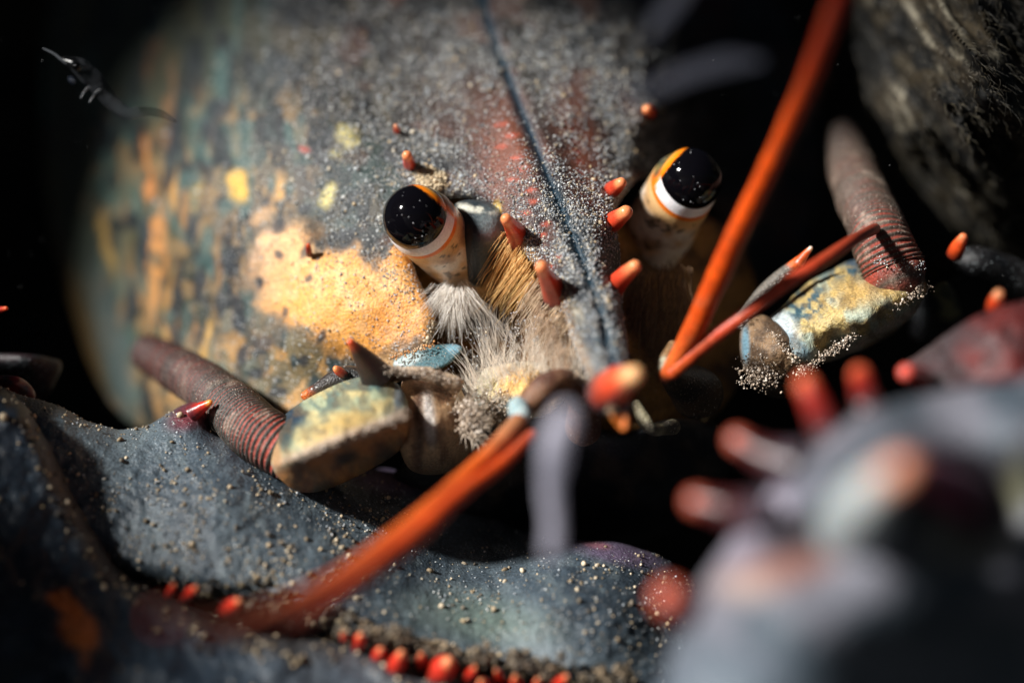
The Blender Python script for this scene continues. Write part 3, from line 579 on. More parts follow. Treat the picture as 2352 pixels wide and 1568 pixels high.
tube('antennule', [(1222, 1000, -2.0), (1150, 1068, -2.5), (1062, 1132, -3.0), (965, 1220, -3.6), (850, 1312, -4.4), (750, 1385, -5.2), (660, 1440, -6.0)], [14, 17, 20, 24, 25, 22, 14],
    ann_paint((200, 90, 60), (226, 84, 32), (150, 60, 44)), M_ant, LOB, ns=24, n=120, lump=.22)
tube('antennule', [(1530, 862, -1.0), (1585, 770, -1.3), (1640, 655, -1.7), (1700, 520, -2.3), (1765, 385, -2.9), (1822, 260, -3.5), (1870, 150, -4.1), (1925, 0, -4.8), (1975, -140, -5.4)], [17, 25, 27, 25, 23, 22, 22, 22, 22],
    ann_paint((226, 110, 50), (244, 92, 18), (150, 30, 12)), M_ant, LOB, ns=24, n=120, lump=.22)
tube('antennule', [(1545, 855, -1.1), (1620, 790, -1.3), (1700, 730, -1.5), (1800, 655, -1.6), (1880, 605, -1.5), (1960, 552, -.9), (2010, 525, .2)], [17, 17, 16, 15, 15, 14, 12],
    ann_paint((226, 96, 40), (214, 80, 48), (150, 60, 40)), M_ant, LOB, ns=20, n=90, lump=.22)
def plain(c, hi, k=8): return lambda s, dd, th, V: mixc(np.tile(lin(c), (len(V), 1)), lin(hi), sstep(.42, .62, fbm(V, k, 3, 5)))
tube('antennule_joint', [(1192, 935, -1.3), (1196, 955, -1.6)], [26, 26], plain((150, 178, 184), (196, 214, 214)), M_joint, LOB, ns=20, n=6)
tube('antennule_joint', [(1340, 985, -.2), (1338, 925, -.7), (1300, 880, -1.0), (1255, 888, -1.25), (1215, 925, -1.3)], [40, 34, 32, 34, 26], plain((140, 100, 74), (96, 62, 50), 3), M_joint, LOB, ns=24, n=40, lump=.3)
tube('antennule_joint', [(1545, 795, -.5), (1528, 830, -.8), (1530, 862, -1.0)], [14, 17, 15], plain((200, 196, 170), (170, 130, 90)), M_joint, LOB, ns=16, n=12)
tube('antennule_joint', [(1600, 900, .6), (1570, 880, .2), (1540, 862, -.3)], [60, 46, 24], plain((74, 58, 40), (40, 34, 28), 3), M_joint, LOB, ns=20, n=20, lump=.3)
# cream mouth-side lump with hair
def lump_paint(u, v, p, d):
    n = len(u); g = n2(u, v, 22, 22, 4, 5); c = mixc(np.tile(lin((218, 200, 168)), (n, 1)), lin((170, 176, 170)), sstep(.45, .6, g)); c = mixc(c, lin((238, 190, 120)), ell(u, v, 1190, 880, 60, 36, 0, .7)); c = mixc(c, lin((206, 200, 140)), ell(u, v, 1120, 880, 24, 26, 0, .6)*.7)
    return np.concatenate([c, .9+0*c[:, :1]], 1)
relief('mouthpart', [(1072, 890), (1090, 855), (1140, 838), (1210, 830), (1275, 850), (1300, 900), (1260, 950), (1190, 968), (1120, 950), (1080, 925)], [(1072, 900, .3), (1150, 850, .0), (1200, 900, -.55), (1290, 880, -.3), (1190, 960, -.3), (1100, 920, .0)], lump_paint, M_joint, LOB, step=4, R=46, thick=1, bump=lambda u, v, d: -.2*(n2(u, v, 24, 24, 3, 3)-.5), rough_edge=8)
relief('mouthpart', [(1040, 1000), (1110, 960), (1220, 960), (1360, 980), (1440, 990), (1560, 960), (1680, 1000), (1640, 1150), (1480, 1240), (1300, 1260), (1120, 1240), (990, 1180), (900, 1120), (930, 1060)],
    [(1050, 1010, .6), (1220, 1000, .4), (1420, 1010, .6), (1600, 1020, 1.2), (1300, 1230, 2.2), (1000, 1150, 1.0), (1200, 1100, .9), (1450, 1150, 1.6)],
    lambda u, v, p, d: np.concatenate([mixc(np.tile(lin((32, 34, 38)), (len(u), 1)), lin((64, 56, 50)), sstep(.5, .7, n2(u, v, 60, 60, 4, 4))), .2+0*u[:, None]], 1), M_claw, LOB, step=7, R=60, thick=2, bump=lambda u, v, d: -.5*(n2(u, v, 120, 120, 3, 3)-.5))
tube('mouthpart', [(1462, 930, -.3), (1480, 965, -.4), (1500, 985, -.4), (1545, 980, 0)], [12, 16, 14, 18], plain((170, 160, 130), (90, 84, 74), 6), M_joint, LOB, ns=14, n=16, lump=.4)
tube('mouthpart', [(1612, 890, .5), (1625, 925, .5), (1618, 960, .6)], [12, 15, 10], plain((140, 120, 80), (70, 60, 46), 6), M_joint, LOB, ns=14, n=16, lump=.4)
relief('walking_leg', [(2130, 700), (2150, 655), (2175, 648), (2195, 680), (2205, 720), (2185, 735), (2160, 730)], [(2130, 690, 2.5), (2165, 690, 2.2), (2200, 720, 2.6)], lambda u, v, p, d: np.concatenate([mixc(np.tile(lin((150, 146, 110)), (len(u), 1)), lin((80, 84, 74)), sstep(.4, .6, n2(u, v, 20, 20, 3, 4))), .2+0*u[:, None]], 1), M_joint, LOB, step=5, R=24, thick=1)

# ---- big claw lying across the bottom left
def up_paint(u, v, p, d):
    n = len(u); g = n2(u, v, 110, 110, 4, 5); g2 = n2(u, v, 30, 30, 3, 8)
    c = mixc(np.tile(lin((66, 78, 88)), (n, 1)), lin((92, 104, 112)), sstep(.35, .65, g)); c = mixc(c, lin((40, 50, 60)), sstep(.52, .68, n2(u, v, 60, 60, 3, 9))*.6); c = mixc(c, lin((120, 132, 136)), sstep(.58, .72, g2)*.35)
    c = mixc(c, lin((112, 128, 116)), ell(u, v, 1100, 1420, 150, 50, 10, .8)*.55); c = mixc(c, lin((116, 98, 124)), (ell(u, v, 1420, 1265, 110, 26, 12, .6)+ell(u, v, 890, 1100, 90, 30, 12, .6))*.85); c = mixc(c, lin((200, 130, 140)), ell(u, v, 1370, 1250, 30, 8, 10, .6)*.6)
    c = mixc(c, lin((104, 40, 48)), ell(u, v, 445, 946, 62, 30, -28, .5)*.9); c = mixc(c, lin((200, 50, 34)), ell(u, v, 462, 932, 26, 13, -28, .5)); c = mixc(c, lin((250, 160, 60)), ell(u, v, 478, 926, 11, 9, 0, .5))
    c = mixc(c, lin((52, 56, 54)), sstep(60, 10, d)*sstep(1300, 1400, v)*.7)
    return np.concatenate([c, (.25+.7*sstep(.4, .6, g2))[:, None]], 1)
UP_OUT = [(-80, 880), (40, 905), (130, 930), (200, 965), (270, 985), (330, 980), (372, 958), (412, 934), (452, 920), (478, 922), (486, 945), (486, 985), (540, 1015), (590, 1045), (680, 1075), (800, 1080), (880, 1075), (960, 1100), (1100, 1170), (1220, 1225), (1320, 1238), (1430, 1248), (1530, 1285), (1600, 1350), (1660, 1480), (1640, 1640), (1450, 1680), (1300, 1600), (1150, 1570), (1000, 1535), (880, 1500), (760, 1450), (620, 1400), (480, 1370), (380, 1340), (300, 1320), (180, 1280), (-80, 1200)]
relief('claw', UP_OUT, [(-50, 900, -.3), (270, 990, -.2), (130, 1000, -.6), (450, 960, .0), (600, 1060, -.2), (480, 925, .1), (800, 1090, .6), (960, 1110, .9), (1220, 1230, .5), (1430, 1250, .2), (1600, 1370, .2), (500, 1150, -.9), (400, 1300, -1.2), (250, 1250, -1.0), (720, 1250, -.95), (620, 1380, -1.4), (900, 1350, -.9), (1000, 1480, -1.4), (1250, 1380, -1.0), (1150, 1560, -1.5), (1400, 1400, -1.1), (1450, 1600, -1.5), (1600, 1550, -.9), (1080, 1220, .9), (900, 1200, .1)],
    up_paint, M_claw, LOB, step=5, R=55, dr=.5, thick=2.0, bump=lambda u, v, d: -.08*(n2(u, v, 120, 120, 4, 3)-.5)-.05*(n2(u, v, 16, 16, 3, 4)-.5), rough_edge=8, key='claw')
spine((440, 950, -.02), (462, 936, -.06), (482, 924, -.12), (20, 14, 7), spine_paint((104, 40, 48), (206, 54, 36), (250, 170, 80)), lump=.3)
def low_paint(u, v, p, d):
    n = len(u); g = n2(u, v, 80, 80, 4, 15)
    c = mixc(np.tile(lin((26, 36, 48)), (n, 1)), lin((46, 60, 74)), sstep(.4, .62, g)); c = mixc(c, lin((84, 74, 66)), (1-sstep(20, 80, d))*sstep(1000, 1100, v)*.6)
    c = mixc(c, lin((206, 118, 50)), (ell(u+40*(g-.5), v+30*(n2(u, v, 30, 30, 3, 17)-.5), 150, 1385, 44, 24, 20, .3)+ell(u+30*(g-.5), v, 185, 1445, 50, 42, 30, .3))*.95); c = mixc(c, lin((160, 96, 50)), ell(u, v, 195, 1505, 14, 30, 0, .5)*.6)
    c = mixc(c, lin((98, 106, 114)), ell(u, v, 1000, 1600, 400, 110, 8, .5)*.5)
    return np.concatenate([c, sstep(.4, .7, n2(u, v, 40, 40, 3, 19))[:, None]*.6], 1)
LOW_OUT = [(-120, 850), (-20, 880), (60, 935), (110, 1010), (160, 1110), (215, 1200), (270, 1290), (340, 1345), (430, 1385), (530, 1425), (640, 1455), (740, 1462), (850, 1490), (960, 1535), (1060, 1560), (1180, 1600), (1350, 1680), (1200, 1800), (-120, 1800)]
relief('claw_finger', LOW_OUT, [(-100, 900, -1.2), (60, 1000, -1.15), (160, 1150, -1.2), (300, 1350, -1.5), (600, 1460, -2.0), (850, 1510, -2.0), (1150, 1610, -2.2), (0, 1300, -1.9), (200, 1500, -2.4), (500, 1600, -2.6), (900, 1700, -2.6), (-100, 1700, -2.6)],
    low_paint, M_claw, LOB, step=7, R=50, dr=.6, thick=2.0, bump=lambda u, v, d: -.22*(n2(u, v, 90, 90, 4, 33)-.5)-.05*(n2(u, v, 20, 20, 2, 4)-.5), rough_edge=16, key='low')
TEETH = [(395, 1352, 14, 26), (440, 1358, 13, 26), (538, 1388, 20, 30), (826, 1470, 27, 40), (872, 1500, 15, 30), (915, 1520, 22, 44), (968, 1518, 15, 34), (1020, 1532, 30, 40), (1082, 1545, 18, 38), (1145, 1552, 15, 34), (1185, 1566, 20, 30), (1290, 1566, 26, 40), (790, 1462, 12, 22), (1235, 1570, 14, 26), (1110, 1572, 16, 20)]
for i, (a, b, r, h) in enumerate(TEETH):
    yy = -1.85-.06*(i % 3); q = rnd.uniform(-20, 16); r *= rnd.uniform(.6, 1.35); h *= rnd.uniform(.7, 1.15)
    tube('claw_tooth', [(a+q, b+h*.5, yy+.1), (a, b-h*.05, yy-.1), (a-q*.6, b-h*.45, yy-.22)], [r*1.0, r*.85, r*.34], spine_paint((110, 26, 22), (218, 54, 34), (255, 160, 110)), M_tip, LOB, ns=14, n=14, lump=.35, seed=i)
relief('claw_knuckle', [(-60, 880), (0, 862), (50, 868), (80, 900), (70, 930), (0, 950), (-60, 950)], [(-50, 900, .5), (30, 900, .3), (80, 920, .6), (0, 945, .5)], lambda u, v, p, d: mixc(np.tile(lin((96, 28, 32)), (len(u), 1)), lin((40, 26, 32)), sstep(.4, .6, n2(u, v, 30, 30, 3, 3))), M_tip, LOB, step=5, R=26, thick=.6)
relief('claw_knuckle', [(-60, 812), (20, 812), (90, 818), (138, 830), (132, 870), (90, 920), (0, 950), (-60, 950)], [(-50, 840, 1.4), (60, 840, 1.2), (140, 835, 1.5), (40, 930, 1.6)], lambda u, v, p, d: np.concatenate([mixc(np.tile(lin((22, 24, 28)), (len(u), 1)), lin((40, 26, 30)), sstep(.4, .6, n2(u, v, 30, 30, 3, 3))), .8+0*u[:, None]], 1), M_claw, LOB, step=5, R=26, thick=.6, rough_edge=8)

# ---- near claw, bottom right, close to the lens
def near_paint(u, v, p, d):
    n = len(u); g = n2(u, v, 160, 160, 3, 5)
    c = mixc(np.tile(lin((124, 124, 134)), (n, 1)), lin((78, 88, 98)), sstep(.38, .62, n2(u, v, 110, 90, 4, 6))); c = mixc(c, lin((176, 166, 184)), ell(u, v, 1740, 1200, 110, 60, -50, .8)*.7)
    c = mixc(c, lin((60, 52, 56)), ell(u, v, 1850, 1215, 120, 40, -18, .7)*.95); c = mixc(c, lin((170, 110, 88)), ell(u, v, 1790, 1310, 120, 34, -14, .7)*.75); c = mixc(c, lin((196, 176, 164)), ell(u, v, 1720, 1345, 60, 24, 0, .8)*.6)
    c = mixc(c, lin((90, 104, 116)), sstep(1380, 1560, v)*.7); c = mixc(c, lin((40, 40, 46)), ell(u, v, 2210, 1190, 110, 120, 0, .8)*.8); c = mixc(c, lin((150, 146, 96)), ell(u, v, 2340, 1110, 30, 60, 0, .8)*.6)  # dark patch right of the big pale spine is shade painted in
    return np.concatenate([c, .3+0*c[:, :1]], 1)
NEAR_OUT = [(2520, 850), (2350, 868), (2240, 885), (2140, 905), (2050, 925), (1975, 952), (1915, 985), (1860, 1030), (1810, 1080), (1760, 1130), (1710, 1190), (1670, 1250), (1620, 1320), (1580, 1390), (1550, 1470), (1520, 1570), (1500, 1680), (1700, 1800), (2520, 1800)]
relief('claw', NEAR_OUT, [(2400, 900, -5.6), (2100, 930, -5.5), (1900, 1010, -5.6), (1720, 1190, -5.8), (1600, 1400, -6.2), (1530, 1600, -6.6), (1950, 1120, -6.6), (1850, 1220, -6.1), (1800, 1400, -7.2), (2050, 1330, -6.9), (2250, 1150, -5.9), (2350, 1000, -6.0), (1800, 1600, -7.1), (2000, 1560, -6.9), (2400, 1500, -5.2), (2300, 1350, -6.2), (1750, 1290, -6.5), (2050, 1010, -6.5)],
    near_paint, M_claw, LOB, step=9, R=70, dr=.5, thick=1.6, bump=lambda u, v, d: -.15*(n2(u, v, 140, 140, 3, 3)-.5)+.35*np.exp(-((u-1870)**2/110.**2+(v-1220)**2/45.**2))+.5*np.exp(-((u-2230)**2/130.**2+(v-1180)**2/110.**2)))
SPN = spine_paint((60, 46, 52), (150, 36, 26), (232, 112, 74)); SPN2 = spine_paint((70, 62, 72), (78, 24, 24), (200, 96, 72))
def nspine(b, m, t, radii, paint=SPN): return tube('spine', [b, m, t], radii, paint, M_tip, LOB, ns=20, n=18, cap=(False, True))
nspine((1910, 1020, -5.3), (1880, 950, -4.9), (1852, 885, -4.7), (40, 30, 26))
nspine((1998, 955, -5.0), (1986, 910, -4.5), (1975, 862, -4.2), (36, 27, 24))
nspine((1830, 1075, -5.4), (1752, 1045, -5.3), (1695, 1012, -5.2), (64, 36, 26), SPN2)
nspine((1740, 1190, -5.7), (1668, 1170, -5.7), (1600, 1152, -5.6), (64, 38, 27), SPN2)
nspine((1600, 1410, -6.0), (1565, 1392, -6.1), (1538, 1372, -6.1), (56, 48, 40), SPN2)
nspine((1960, 1210, -6.6), (2000, 1140, -7.4), (2062, 1082, -8.0), (90, 62, 34), spine_paint((150, 164, 168), (206, 214, 214), (236, 150, 110)))
tube('spine', [(2230, 1150, -6.3), (2150, 1100, -6.7), (2080, 1075, -7.2)], [70, 52, 36], spine_paint((60, 34, 50), (150, 60, 96), (230, 150, 120)), M_tip, LOB, ns=20, n=18, cap=(False, True))  # added cone standing in for the dark magenta shade beside the pale spine
# dark red claw joint behind it
relief('claw_joint', [(2058, 868), (2065, 840), (2100, 820), (2150, 785), (2200, 750), (2270, 715), (2352, 690), (2480, 670), (2480, 900), (2352, 900), (2200, 905), (2100, 895)],
    [(2060, 860, -2.0), (2200, 780, -2.6), (2352, 730, -2.8), (2350, 860, -3.2), (2150, 880, -2.6), (2480, 780, -2.5)],
    lambda u, v, p, d: np.concatenate([mixc(mixc(np.tile(lin((74, 62, 64)), (len(u), 1)), lin((104, 44, 42)), sstep(.3, .8, n2(u, v, 90, 60, 4, 4)+.15*sstep(2150, 2350, u))), lin((46, 34, 36)), sstep(.45, .75, n2(u, v, 26, 26, 3, 14))*.7), .6+0*u[:, None]], 1), M_claw, LOB, step=6, R=60, thick=1.6, bump=lambda u, v, d: -.12*(n2(u, v, 40, 40, 3, 3)-.5), rough_edge=10)
spine((2115, 872, -2.6), (2096, 862, -2.8), (2082, 856, -3.0), (30, 24, 20), spine_paint((120, 50, 50), (190, 54, 50), (226, 96, 80)))
spine((2192, 585, 1.0), (2200, 568, .9), (2212, 545, .8), (18, 17, 10), spine_paint((120, 40, 24), (226, 84, 34), (240, 140, 90)))
spine((2282, 712, -1.9), (2286, 694, -2.0), (2294, 676, -2.1), (17, 16, 12), spine_paint((140, 40, 24), (232, 80, 34), (250, 170, 120)))
tube('walking_leg', [(-190, 790, .8), (-110, 745, .3), (-60, 722, .0), (-24, 713, -.18)], [40, 30, 20, 11], plain((20, 20, 22), (34, 32, 32), 4), M_claw, LOB, ns=16, n=24, lump=.2)
spine((-30, 712, -.2), (-8, 712, -.3), (14, 708, -.4), (10, 9, 5), SP_C)

# ------------------------------------------------------------ bristles (parts of the lobster)
def tuft(n, fn, rad=.005, name='bristle_tuft'):
    L = [fn(i) for i in range(n)]; return tag(hairs(name, L, M_hair, LOB, rad), kind='stuff')
def rc(a, b, k=None):
    t = rnd.random() if k is None else k; return lin(a)*(1-t)+lin(b)*t
class Clump:
    """hairs gather in small locks: each lock shares a root, a lean and a bend"""
    def __init__(self, fn, per): self.fn = fn; self.per = per; self.cur = None
    def __call__(self, i):
        if i % self.per == 0: self.cur = self.fn()
        r, a, dy, ln, bd, ca, cb, sp, sa = self.cur; a2 = math.radians(a+rnd.gauss(0, sa))
        r2 = (r[0]+rnd.gauss(0, sp), r[1]+rnd.gauss(0, sp*.6), r[2]+rnd.gauss(0, .05))
        return (PV(*r2), (math.cos(a2), dy+rnd.gauss(0, .12), math.sin(a2)), pr(ln*rnd.uniform(.45, 1.1), 0), (bd[0]+rnd.gauss(0, .08), bd[1], bd[2]+rnd.gauss(0, .06)), rnd.uniform(.5, 1.1), rc(ca, cb))
def eye_tuft():       # fan of pale hair below the near eye
    t = rnd.random(); return ((1016+62*t+rnd.gauss(0, 10), 664+rnd.gauss(0, 8), .45+rnd.uniform(-.1, .3)), 222+82*t+rnd.gauss(0, 8), rnd.uniform(-.45, 0), rnd.uniform(40, 120), ((t-.5)*.5+rnd.gauss(0, .18), .05, -.1), (255, 252, 246), (252, 240, 224), 5, 9)
tuft(640, Clump(eye_tuft, 5), .0038)
def comb():           # combed golden bristles below the rostrum edge
    t = rnd.random(); g = t < .5
    return ((1162+t*150+rnd.gauss(0, 6), 530+t*225+rnd.gauss(0, 10), .40-.95*t+rnd.uniform(-.1, .15)), 236-6*t+rnd.gauss(0, 4), .05+.5*t, rnd.uniform(80, 165)*(1-.2*t), (rnd.gauss(0, .06), 0, -.06), (255, 216, 140) if g else (246, 222, 190), (226, 160, 84) if g else (190, 156, 120), 5, 2.2)
tuft(520, Clump(comb, 3), .0058)
def moust():          # fuzzy pale hair standing over the mouthparts
    t = rnd.random(); return ((1085+265*t, 898-50*math.sin(math.pi*t)+rnd.gauss(0, 20), -.1-.6*t+rnd.uniform(-.35, .2)), 114-40*t+rnd.gauss(0, 15), rnd.uniform(-.5, .2), rnd.uniform(34, 120), (rnd.gauss(0, .25), rnd.gauss(0, .1), rnd.gauss(0, .12)), (255, 248, 234), (255, 232, 204), 8, 12)
tuft(820, Clump(moust, 7), .0038)
def mid_h():          # thin pale threads across the dark gap
    t = rnd.random(); return ((1110+220*t, 806+rnd.gauss(0, 22)-18*t, .45-.85*t), 102-20*t+rnd.gauss(0, 15), rnd.uniform(-.4, .1), rnd.uniform(50, 110), (rnd.gauss(0, .12), 0, 0), (236, 222, 206), (160, 140, 120), 5, 6)
tuft(420, Clump(mid_h, 7), .0034)
def low_h():          # pale locks hanging from the rostrum side, below the comb
    t = rnd.random(); return ((1236+90*t, 690+170*t, -.35-.7*t), 244+rnd.gauss(0, 8), .15, rnd.uniform(60, 120), (rnd.gauss(0, .1), 0, -.1), (226, 196, 164), (150, 118, 92), 5, 6)
tuft(260, Clump(low_h, 6), .0042)
def side_h(i):
    a = math.radians(180+rnd.gauss(0, 25)); return (PV(1095+rnd.uniform(-10, 40), 890+rnd.gauss(0, 26), -.1), (math.cos(a), -.3, math.sin(a)), pr(rnd.uniform(16, 40), 0), (0, 0, 0), .8, rc((230, 220, 200), (170, 150, 130)))
tuft(260, side_h, .004)
def under_h(i):
    a = math.radians(255+rnd.gauss(0, 14)); return (PV(1150+rnd.gauss(0, 26), 950+rnd.gauss(0, 8), -.2), (math.cos(a), -.3, math.sin(a)), pr(rnd.uniform(20, 44), 0), (0, 0, 0), .9, rc((150, 120, 84), (84, 62, 42)))
tuft(160, under_h, .005)
def fringe(i):        # fluffy rim of the left antenna joint
    t = rnd.random(); u = 1068+rnd.gauss(0, 10)+16*t; v = 925+80*t; a = math.radians(rnd.gauss(-10, 40)); return (PV(u, v, -.5), (math.cos(a), -.4, math.sin(a)), pr(rnd.uniform(14, 46), 0), (rnd.gauss(0, .3), 0, rnd.gauss(0, .3)), 1.4, rc((222, 204, 184), (190, 168, 144)))
tuft(420, fringe, .006)
def right_h(i):       # dim hair under the far eye
    u = rnd.uniform(1440, 1590); t = (u-1440)/150; a = math.radians(262+26*(t-.5)+rnd.gauss(0, 10)); return (PV(u, 605+rnd.uniform(0, 170), .9+rnd.uniform(-.2, .2)), (math.cos(a), -.15, math.sin(a)), pr(rnd.uniform(40, 100), 0), (rnd.gauss(0, .1), 0, -.1), rnd.uniform(.6, 1.1), rc((170, 130, 90), (100, 76, 56)))
tuft(900, right_h, .005)
def fuzz(i):
    t = rnd.random(); A = np.array([(1640, 655, -1.7), (1700, 520, -2.3), (1765, 385, -2.9), (1822, 260, -3.5), (1870, 150, -4.1)]); k = min(int(t*4), 3); q = A[k]+(A[k+1]-A[k])*(t*4-k)
    return (PV(q[0]+rnd.uniform(10, 24), q[1]+8, q[2]), (1, rnd.uniform(-.3, .3), rnd.uniform(-.7, .1)), pr(rnd.uniform(8, 24), 0), (0, 0, 0), 1.0, rc((150, 110, 90), (90, 60, 50)))
tuft(420, fuzz, .004)
tube('walking_leg', [(2440, 700, 1.9), (2330, 640, 1.7), (2230, 600, 1.5), (2150, 640, 2.2), (2120, 760, 3.0)], [54, 44, 34, 34, 26], plain((20, 20, 22), (34, 32, 32), 4), M_claw, LOB, ns=20, n=40, lump=.3)
def moss(i):
    a = math.radians(rnd.uniform(250, 360)); k = rnd.randrange(len(REL['boulder'][0])); p = REL['boulder'][2][k]
    return (p, (math.cos(a), -1.0, math.sin(a)), rnd.uniform(.06, .18), (rnd.gauss(0, .5), 0, -.4), rnd.uniform(.4, 1.0), rc((84, 74, 50), (44, 40, 30)))
hairs('boulder_moss', [moss(i) for i in range(3500)], M_hair, None, .007)
bm = bpy.data.objects['boulder_moss']; adopt(bm, bpy.data.objects['mossy_boulder'])

# ------------------------------------------------------------ sand and silt lying on the lobster
def scatter(key, n, wfun, rlo, rhi, pal, lift=.3, pw=2.2):
    u, v, p, d = REL[key]; wt = np.clip(wfun(u, v, d), 0, None)+0.0; wt = wt/wt.sum(); k = rng.choice(len(u), n, p=wt)
    st = 5.0; uu = u[k]+rng.uniform(-st, st, n)*(d[k] > 8); vv = v[k]+rng.uniform(-st, st, n)*(d[k] > 8)
    f = K*(D+p[k, 1])/D; pos = p[k].copy(); pos[:, 0] += (uu-u[k])*f; pos[:, 2] -= (vv-v[k])*f
    r = rlo+(rhi-rlo)*rng.random(n)**pw; pos[:, 1] -= r*lift
    pl = np.array([lin(c) for c in pal]); c = pl[rng.integers(0, len(pl), n)]*rng.uniform(.7, 1.25, (n, 1))
    return pos, r, np.clip(c, 0, 1)
PALE = [(196, 200, 202), (176, 182, 188), (204, 192, 170), (140, 146, 152), (120, 124, 128), (216, 216, 212)]
TAN = [(176, 156, 124), (200, 178, 146), (140, 122, 96), (120, 110, 96), (214, 196, 168)]
def w_car(u, v, d):
    dm, sg = dmid(u, v); w_ = .05+0*u
    w_ += 1.0*ell(u, v, 1180, 330, 360, 330, 30, .7)+1.2*ell(u, v, 1360, 670, 110, 320, -18, .5)+.16*ell(u, v, 760, 330, 260, 240, 0, .8)+.06*ell(u, v, 780, 700, 260, 200, 0, .6)
    w_ *= .25+1.5*sstep(.38, .62, n2(u, v, 34, 34, 4, 91)); w_ *= (1-.93*np.exp(-(dm/13)**2))*(1-.7*ell(u, v, 1170, 350, 90, 130, 0, .8))*(1-.6*ell(u, v, 1335, 340, 44, 130, 0, .8)); w_ *= (1-sstep(930, 950, v)*(u > 1300))
    w_ += 1.6*ell(u, v, 1455, 290, 46, 70, 0, .6)*sstep(.4, .6, n2(u, v, 16, 16, 2, 95)); return w_*(u < 1560)
parts = [scatter('car', 46000, w_car, .004, .015, PALE, pw=1.8), scatter('car', 420, w_car, .014, .034, TAN, pw=2.5),
    scatter('car', 500, lambda u, v, d: ell(u+14*(n2(u, v, 14, 14, 2, 4)-.5), v, 992, 412, 36, 24, 10, .3), .010, .03, [(214, 196, 164), (190, 168, 136)], .8),
    scatter('car', 500, lambda u, v, d: (d < 14)*(v < 880)*(u > 680)*(v > 740)*(u < 1000)+.0, .008, .028, TAN, .6),
    scatter('car', 700, lambda u, v, d: sum(ell(u, v, a, b, 34, 26, 0, .7)*(1-ell(u, v, a, b, 14, 12, 0, .3)) for a, b in [(1200, 556), (1290, 696), (1388, 676), (1398, 516), (1400, 442), (945, 388), (1494, 262)]), .006, .02, PALE+TAN, .5),
    scatter('car', 160, lambda u, v, d: ell(u, v, 700, 250, 400, 300, 0, .5), .02, .045, PALE, .4, 3.0)]
def join(parts): return [np.concatenate([q[i] for q in parts]) for i in range(3)]
g = grains('sand_dusting', *join(parts), M_grain); tag(g, 'pale sand grains dusted over the lobster shell and snout', 'sand', kind='stuff')
def w_claw(u, v, d):
    return (.35+2*sstep(.45, .7, n2(u, v, 60, 60, 3, 97)))*(.5+ell(u, v, 650, 1200, 300, 200, 20, .6))+2.2*(d < 26)*(v < 1010)*(u < 420)+1.0*ell(u, v, 1300, 1360, 280, 90, 10, .6)
parts = [scatter('claw', 4600, w_claw, .005, .018, PALE+TAN, .5), scatter('claw', 260, w_claw, .018, .042, TAN, .7, 2.0),
    scatter('claw', 900, lambda u, v, d: (d < 60)*(v > 1330)*(u > 330)*1.0, .015, .055, [(90, 82, 70), (130, 116, 92), (70, 64, 58)], .8, 2.0),
    scatter('low', 1400, lambda u, v, d: (d < 60)*(.3+sstep(.4, .6, n2(u, v, 40, 40, 3, 7)))*1.0+.04, .008, .045, TAN+[(90, 84, 78)], .6, 2.2)]
g = grains('sand_litter', *join(parts), M_grain); tag(g, 'scattered tan sand grains littering the big blue claw', 'sand', kind='stuff')
# loose clusters of silt on hair, joints and ridges
CL = []
def blob(u, v, y, su, sv, n, r0, r1, pal, ang=0):
    a = math.radians(ang); x = rng.normal(0, su, n); z = rng.normal(0, sv, n); uu = u+x*math.cos(a)-z*math.sin(a); vv = v+x*math.sin(a)+z*math.cos(a)
    pos = P(uu, vv, y+rng.normal(0, .05, n)); pl = np.array([lin(c) for c in pal]); CL.append((pos, r0+(r1-r0)*rng.random(n)**2, pl[rng.integers(0, len(pl), n)]*rng.uniform(.8, 1.2, (n, 1))))
CRM = [(206, 184, 162), (180, 160, 140), (226, 212, 198), (150, 134, 118)]
blob(1745, 855, .2, 22, 15, 420, .006, .022, CRM, 20); blob(1725, 875, .2, 16, 7, 90, .005, .018, CRM)
for i in range(26): t = rnd.random(); blob(1205+120*t-60*rnd.random(), 700+110*rnd.random(), .35-.9*t, 5, 14, 14, .005, .014, [(206, 204, 206), (186, 180, 180)], 25)
for i in range(40): blob(rnd.uniform(1040, 1330), rnd.uniform(745, 860), rnd.uniform(-.5, .3), 6, 9, 9, .004, .014, PALE)
blob(1150, 925, -.35, 34, 16, 330, .006, .02, [(232, 222, 210), (214, 196, 174)])
for i in range(30): t = i/29; blob(1835+290*t, 860-205*t if t < .95 else 662, .1+.15*t, 9, 6, 26, .005, .018, CRM)
for i in range(18): t = i/17; blob(1700+105*t, 745-120*t, .62, 6, 5, 18, .005, .016, [(150, 146, 140), (190, 180, 170)])
for i in range(22): t = i/21; blob(1770+80*t, 760+95*t, .05, 5, 5, 6, .008, .02, CRM)
for i in range(24): t = i/23; blob(885+160*t, 850+25*t*t, -.7, 9, 6, 22, .005, .016, CRM)
for i in range(30): t = i/29; blob(680+250*t, 1052-100*t, -1.62+.2*t, 8, 5, 16, .006, .016, CRM)
blob(1085, 965, -.75, 16, 22, 180, .008, .028, CRM); blob(1068, 940, -.6, 14, 20, 90, .008, .024, CRM)
for i in range(16): t = i/15; blob(2010+110*t, 600+10*t, .1, 8, 8, 8, .005, .013, PALE)
for i in range(16): t = i/15; blob(900+95*t, 822-30*t, .22, 5, 4, 8, .008, .018, [(214, 150, 90), (196, 170, 140)])
for i in range(22):
    a = rnd.uniform(760, 1340); blob(a, 1462+(a-800)*.20+rnd.uniform(-34, 30), -1.9, 6, 9, 12, .012, .04, [(140, 120, 96), (96, 84, 70), (66, 58, 50)])
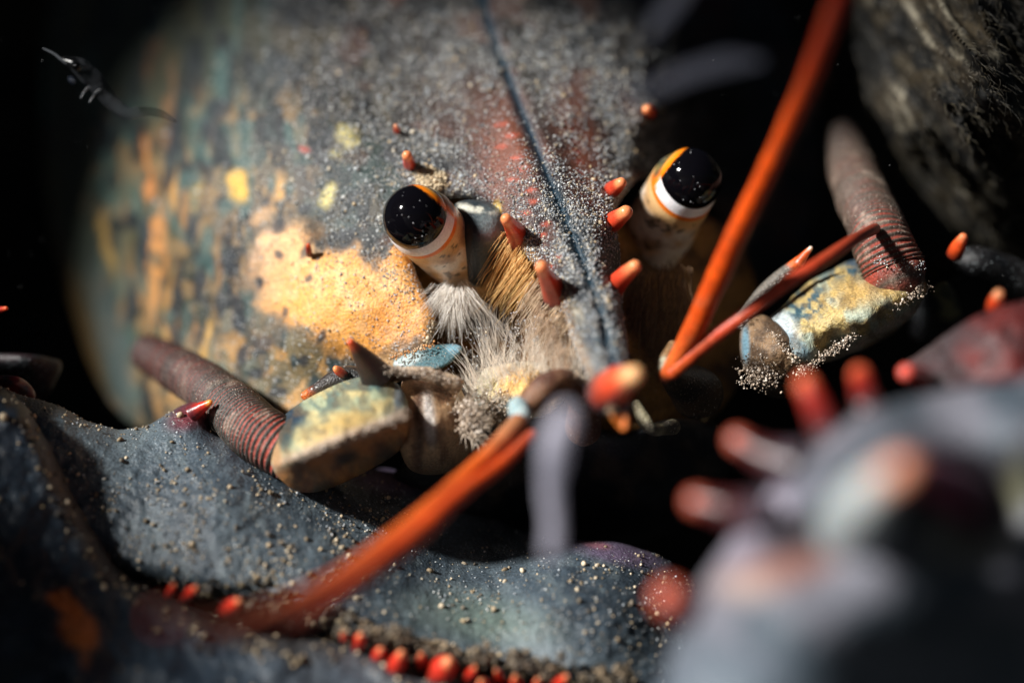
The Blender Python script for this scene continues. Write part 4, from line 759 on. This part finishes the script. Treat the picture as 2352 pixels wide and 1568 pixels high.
for i in range(34):
    a = rnd.uniform(560, 1500); b = 1385+(a-560)*.20+rnd.uniform(-10, 26); blob(a, b, -1.75, 9, 11, 22, .02, .05, [(150, 130, 104), (110, 98, 82), (84, 76, 66)])
g = grains('silt_clumps', *join(CL), M_grain); tag(g, 'cream silt clumps caught on the ridges, hairs and joints', 'silt', kind='stuff')
# specks on the eyes and in the water
pp = []; rr = []; cc = []
for (c, r, n) in [(c1_, r1_, 18), (c2_, r2_, 16)]:
    for i in range(n):
        a, b = rnd.uniform(-.85, .6), rnd.uniform(-.8, .85); q = 1-a*a-b*b
        if q < .05: continue
        pp.append(c+np.array([a, -math.sqrt(q), b])*r*1.002); rr.append(rnd.uniform(.003, .0085)); cc.append(lin((200, 200, 205)))
for i in range(90):
    y = rnd.uniform(-3, 3); pp.append(P(rnd.uniform(0, 2352), rnd.uniform(0, 1568), y)); rr.append(rnd.uniform(.002, .007)); cc.append(lin((150, 150, 150)))
g = grains('water_specks', np.array(pp), np.array(rr), np.array(cc), M_grain); tag(g, 'tiny white specks drifting in the dark water', 'specks', kind='stuff')

# ------------------------------------------------------------ drifting things
SH = empty('drifting_shrimp', tuple(P(250, 220, -1.0))); tag(SH, 'small translucent shrimp with a black eye drifting at upper left', 'shrimp')
def shr(s, dd, th, V): return mixc(np.tile(lin((62, 64, 68)), (len(s), 1)), lin((10, 10, 12)), sstep(.52, .6, fbm(V, 7, 2, 3)))
tube('body', [(150, 140, -.6), (185, 155, -.6), (215, 185, -.6), (250, 228, -.6), (290, 260, -.6), (335, 256, -.6), (370, 262, -.6), (402, 278, -.6)], [10, 22, 24, 19, 15, 11, 9, 4], shr, M_film, SH, ns=18, n=70)
tube('eye', [(173, 150, -.75), (176, 153, -.8)], [11, 11], lin((8, 8, 8)), M_eye, SH, ns=14, n=4)
tube('eye', [(163, 182, -.7), (166, 186, -.75)], [8, 8], lin((40, 46, 60)), M_film, SH, ns=14, n=4)
for (a, b) in [((100, 112), (150, 145)), ((205, 235), (230, 205)), ((185, 225), (205, 200))]:
    tube('leg', [(a[0], a[1], -.6), ((a[0]+b[0])/2, (a[1]+b[1])/2-4, -.6), (b[0], b[1], -.6)], [2, 3, 4], lin((120, 124, 130)), M_film, SH, ns=8, n=12)
def film(name, pts, radii, label, col, m, alpha_dummy=None):
    o = tube(name, pts, radii, lambda s, dd, th, V: mixc(np.tile(lin(col), (len(s), 1)), lin((110, 112, 130)), fbm(V, 2, 3, 5)), m, None, ns=18, n=40, lump=.7); tag(o, label, 'drifting strand', 'pale strands drifting in the water'); return o
film('drifting_strand', [(1300, 950, -5.6), (1275, 1020, -5.6), (1264, 1110, -5.6), (1270, 1190, -5.6), (1268, 1265, -5.6)], [24, 34, 26, 20, 24], 'pale lavender strand hanging blurred below the snout', (236, 232, 248), M_mucus)
film('drifting_strand', [(1390, 205, -5.6), (1490, 205, -5.6), (1590, 165, -5.6), (1680, 142, -5.6), (1740, 140, -5.6)], [10, 15, 20, 24, 12], 'faint grey strand drifting blurred above the far eye', (150, 154, 172), M_mucus2)
film('drifting_strand', [(1490, 85, -5.6), (1515, 45, -5.6), (1550, 5, -5.6), (1580, -40, -5.6)], [10, 18, 22, 20], 'faintest short strand at the top edge of the picture', (130, 134, 150), M_mucus2)
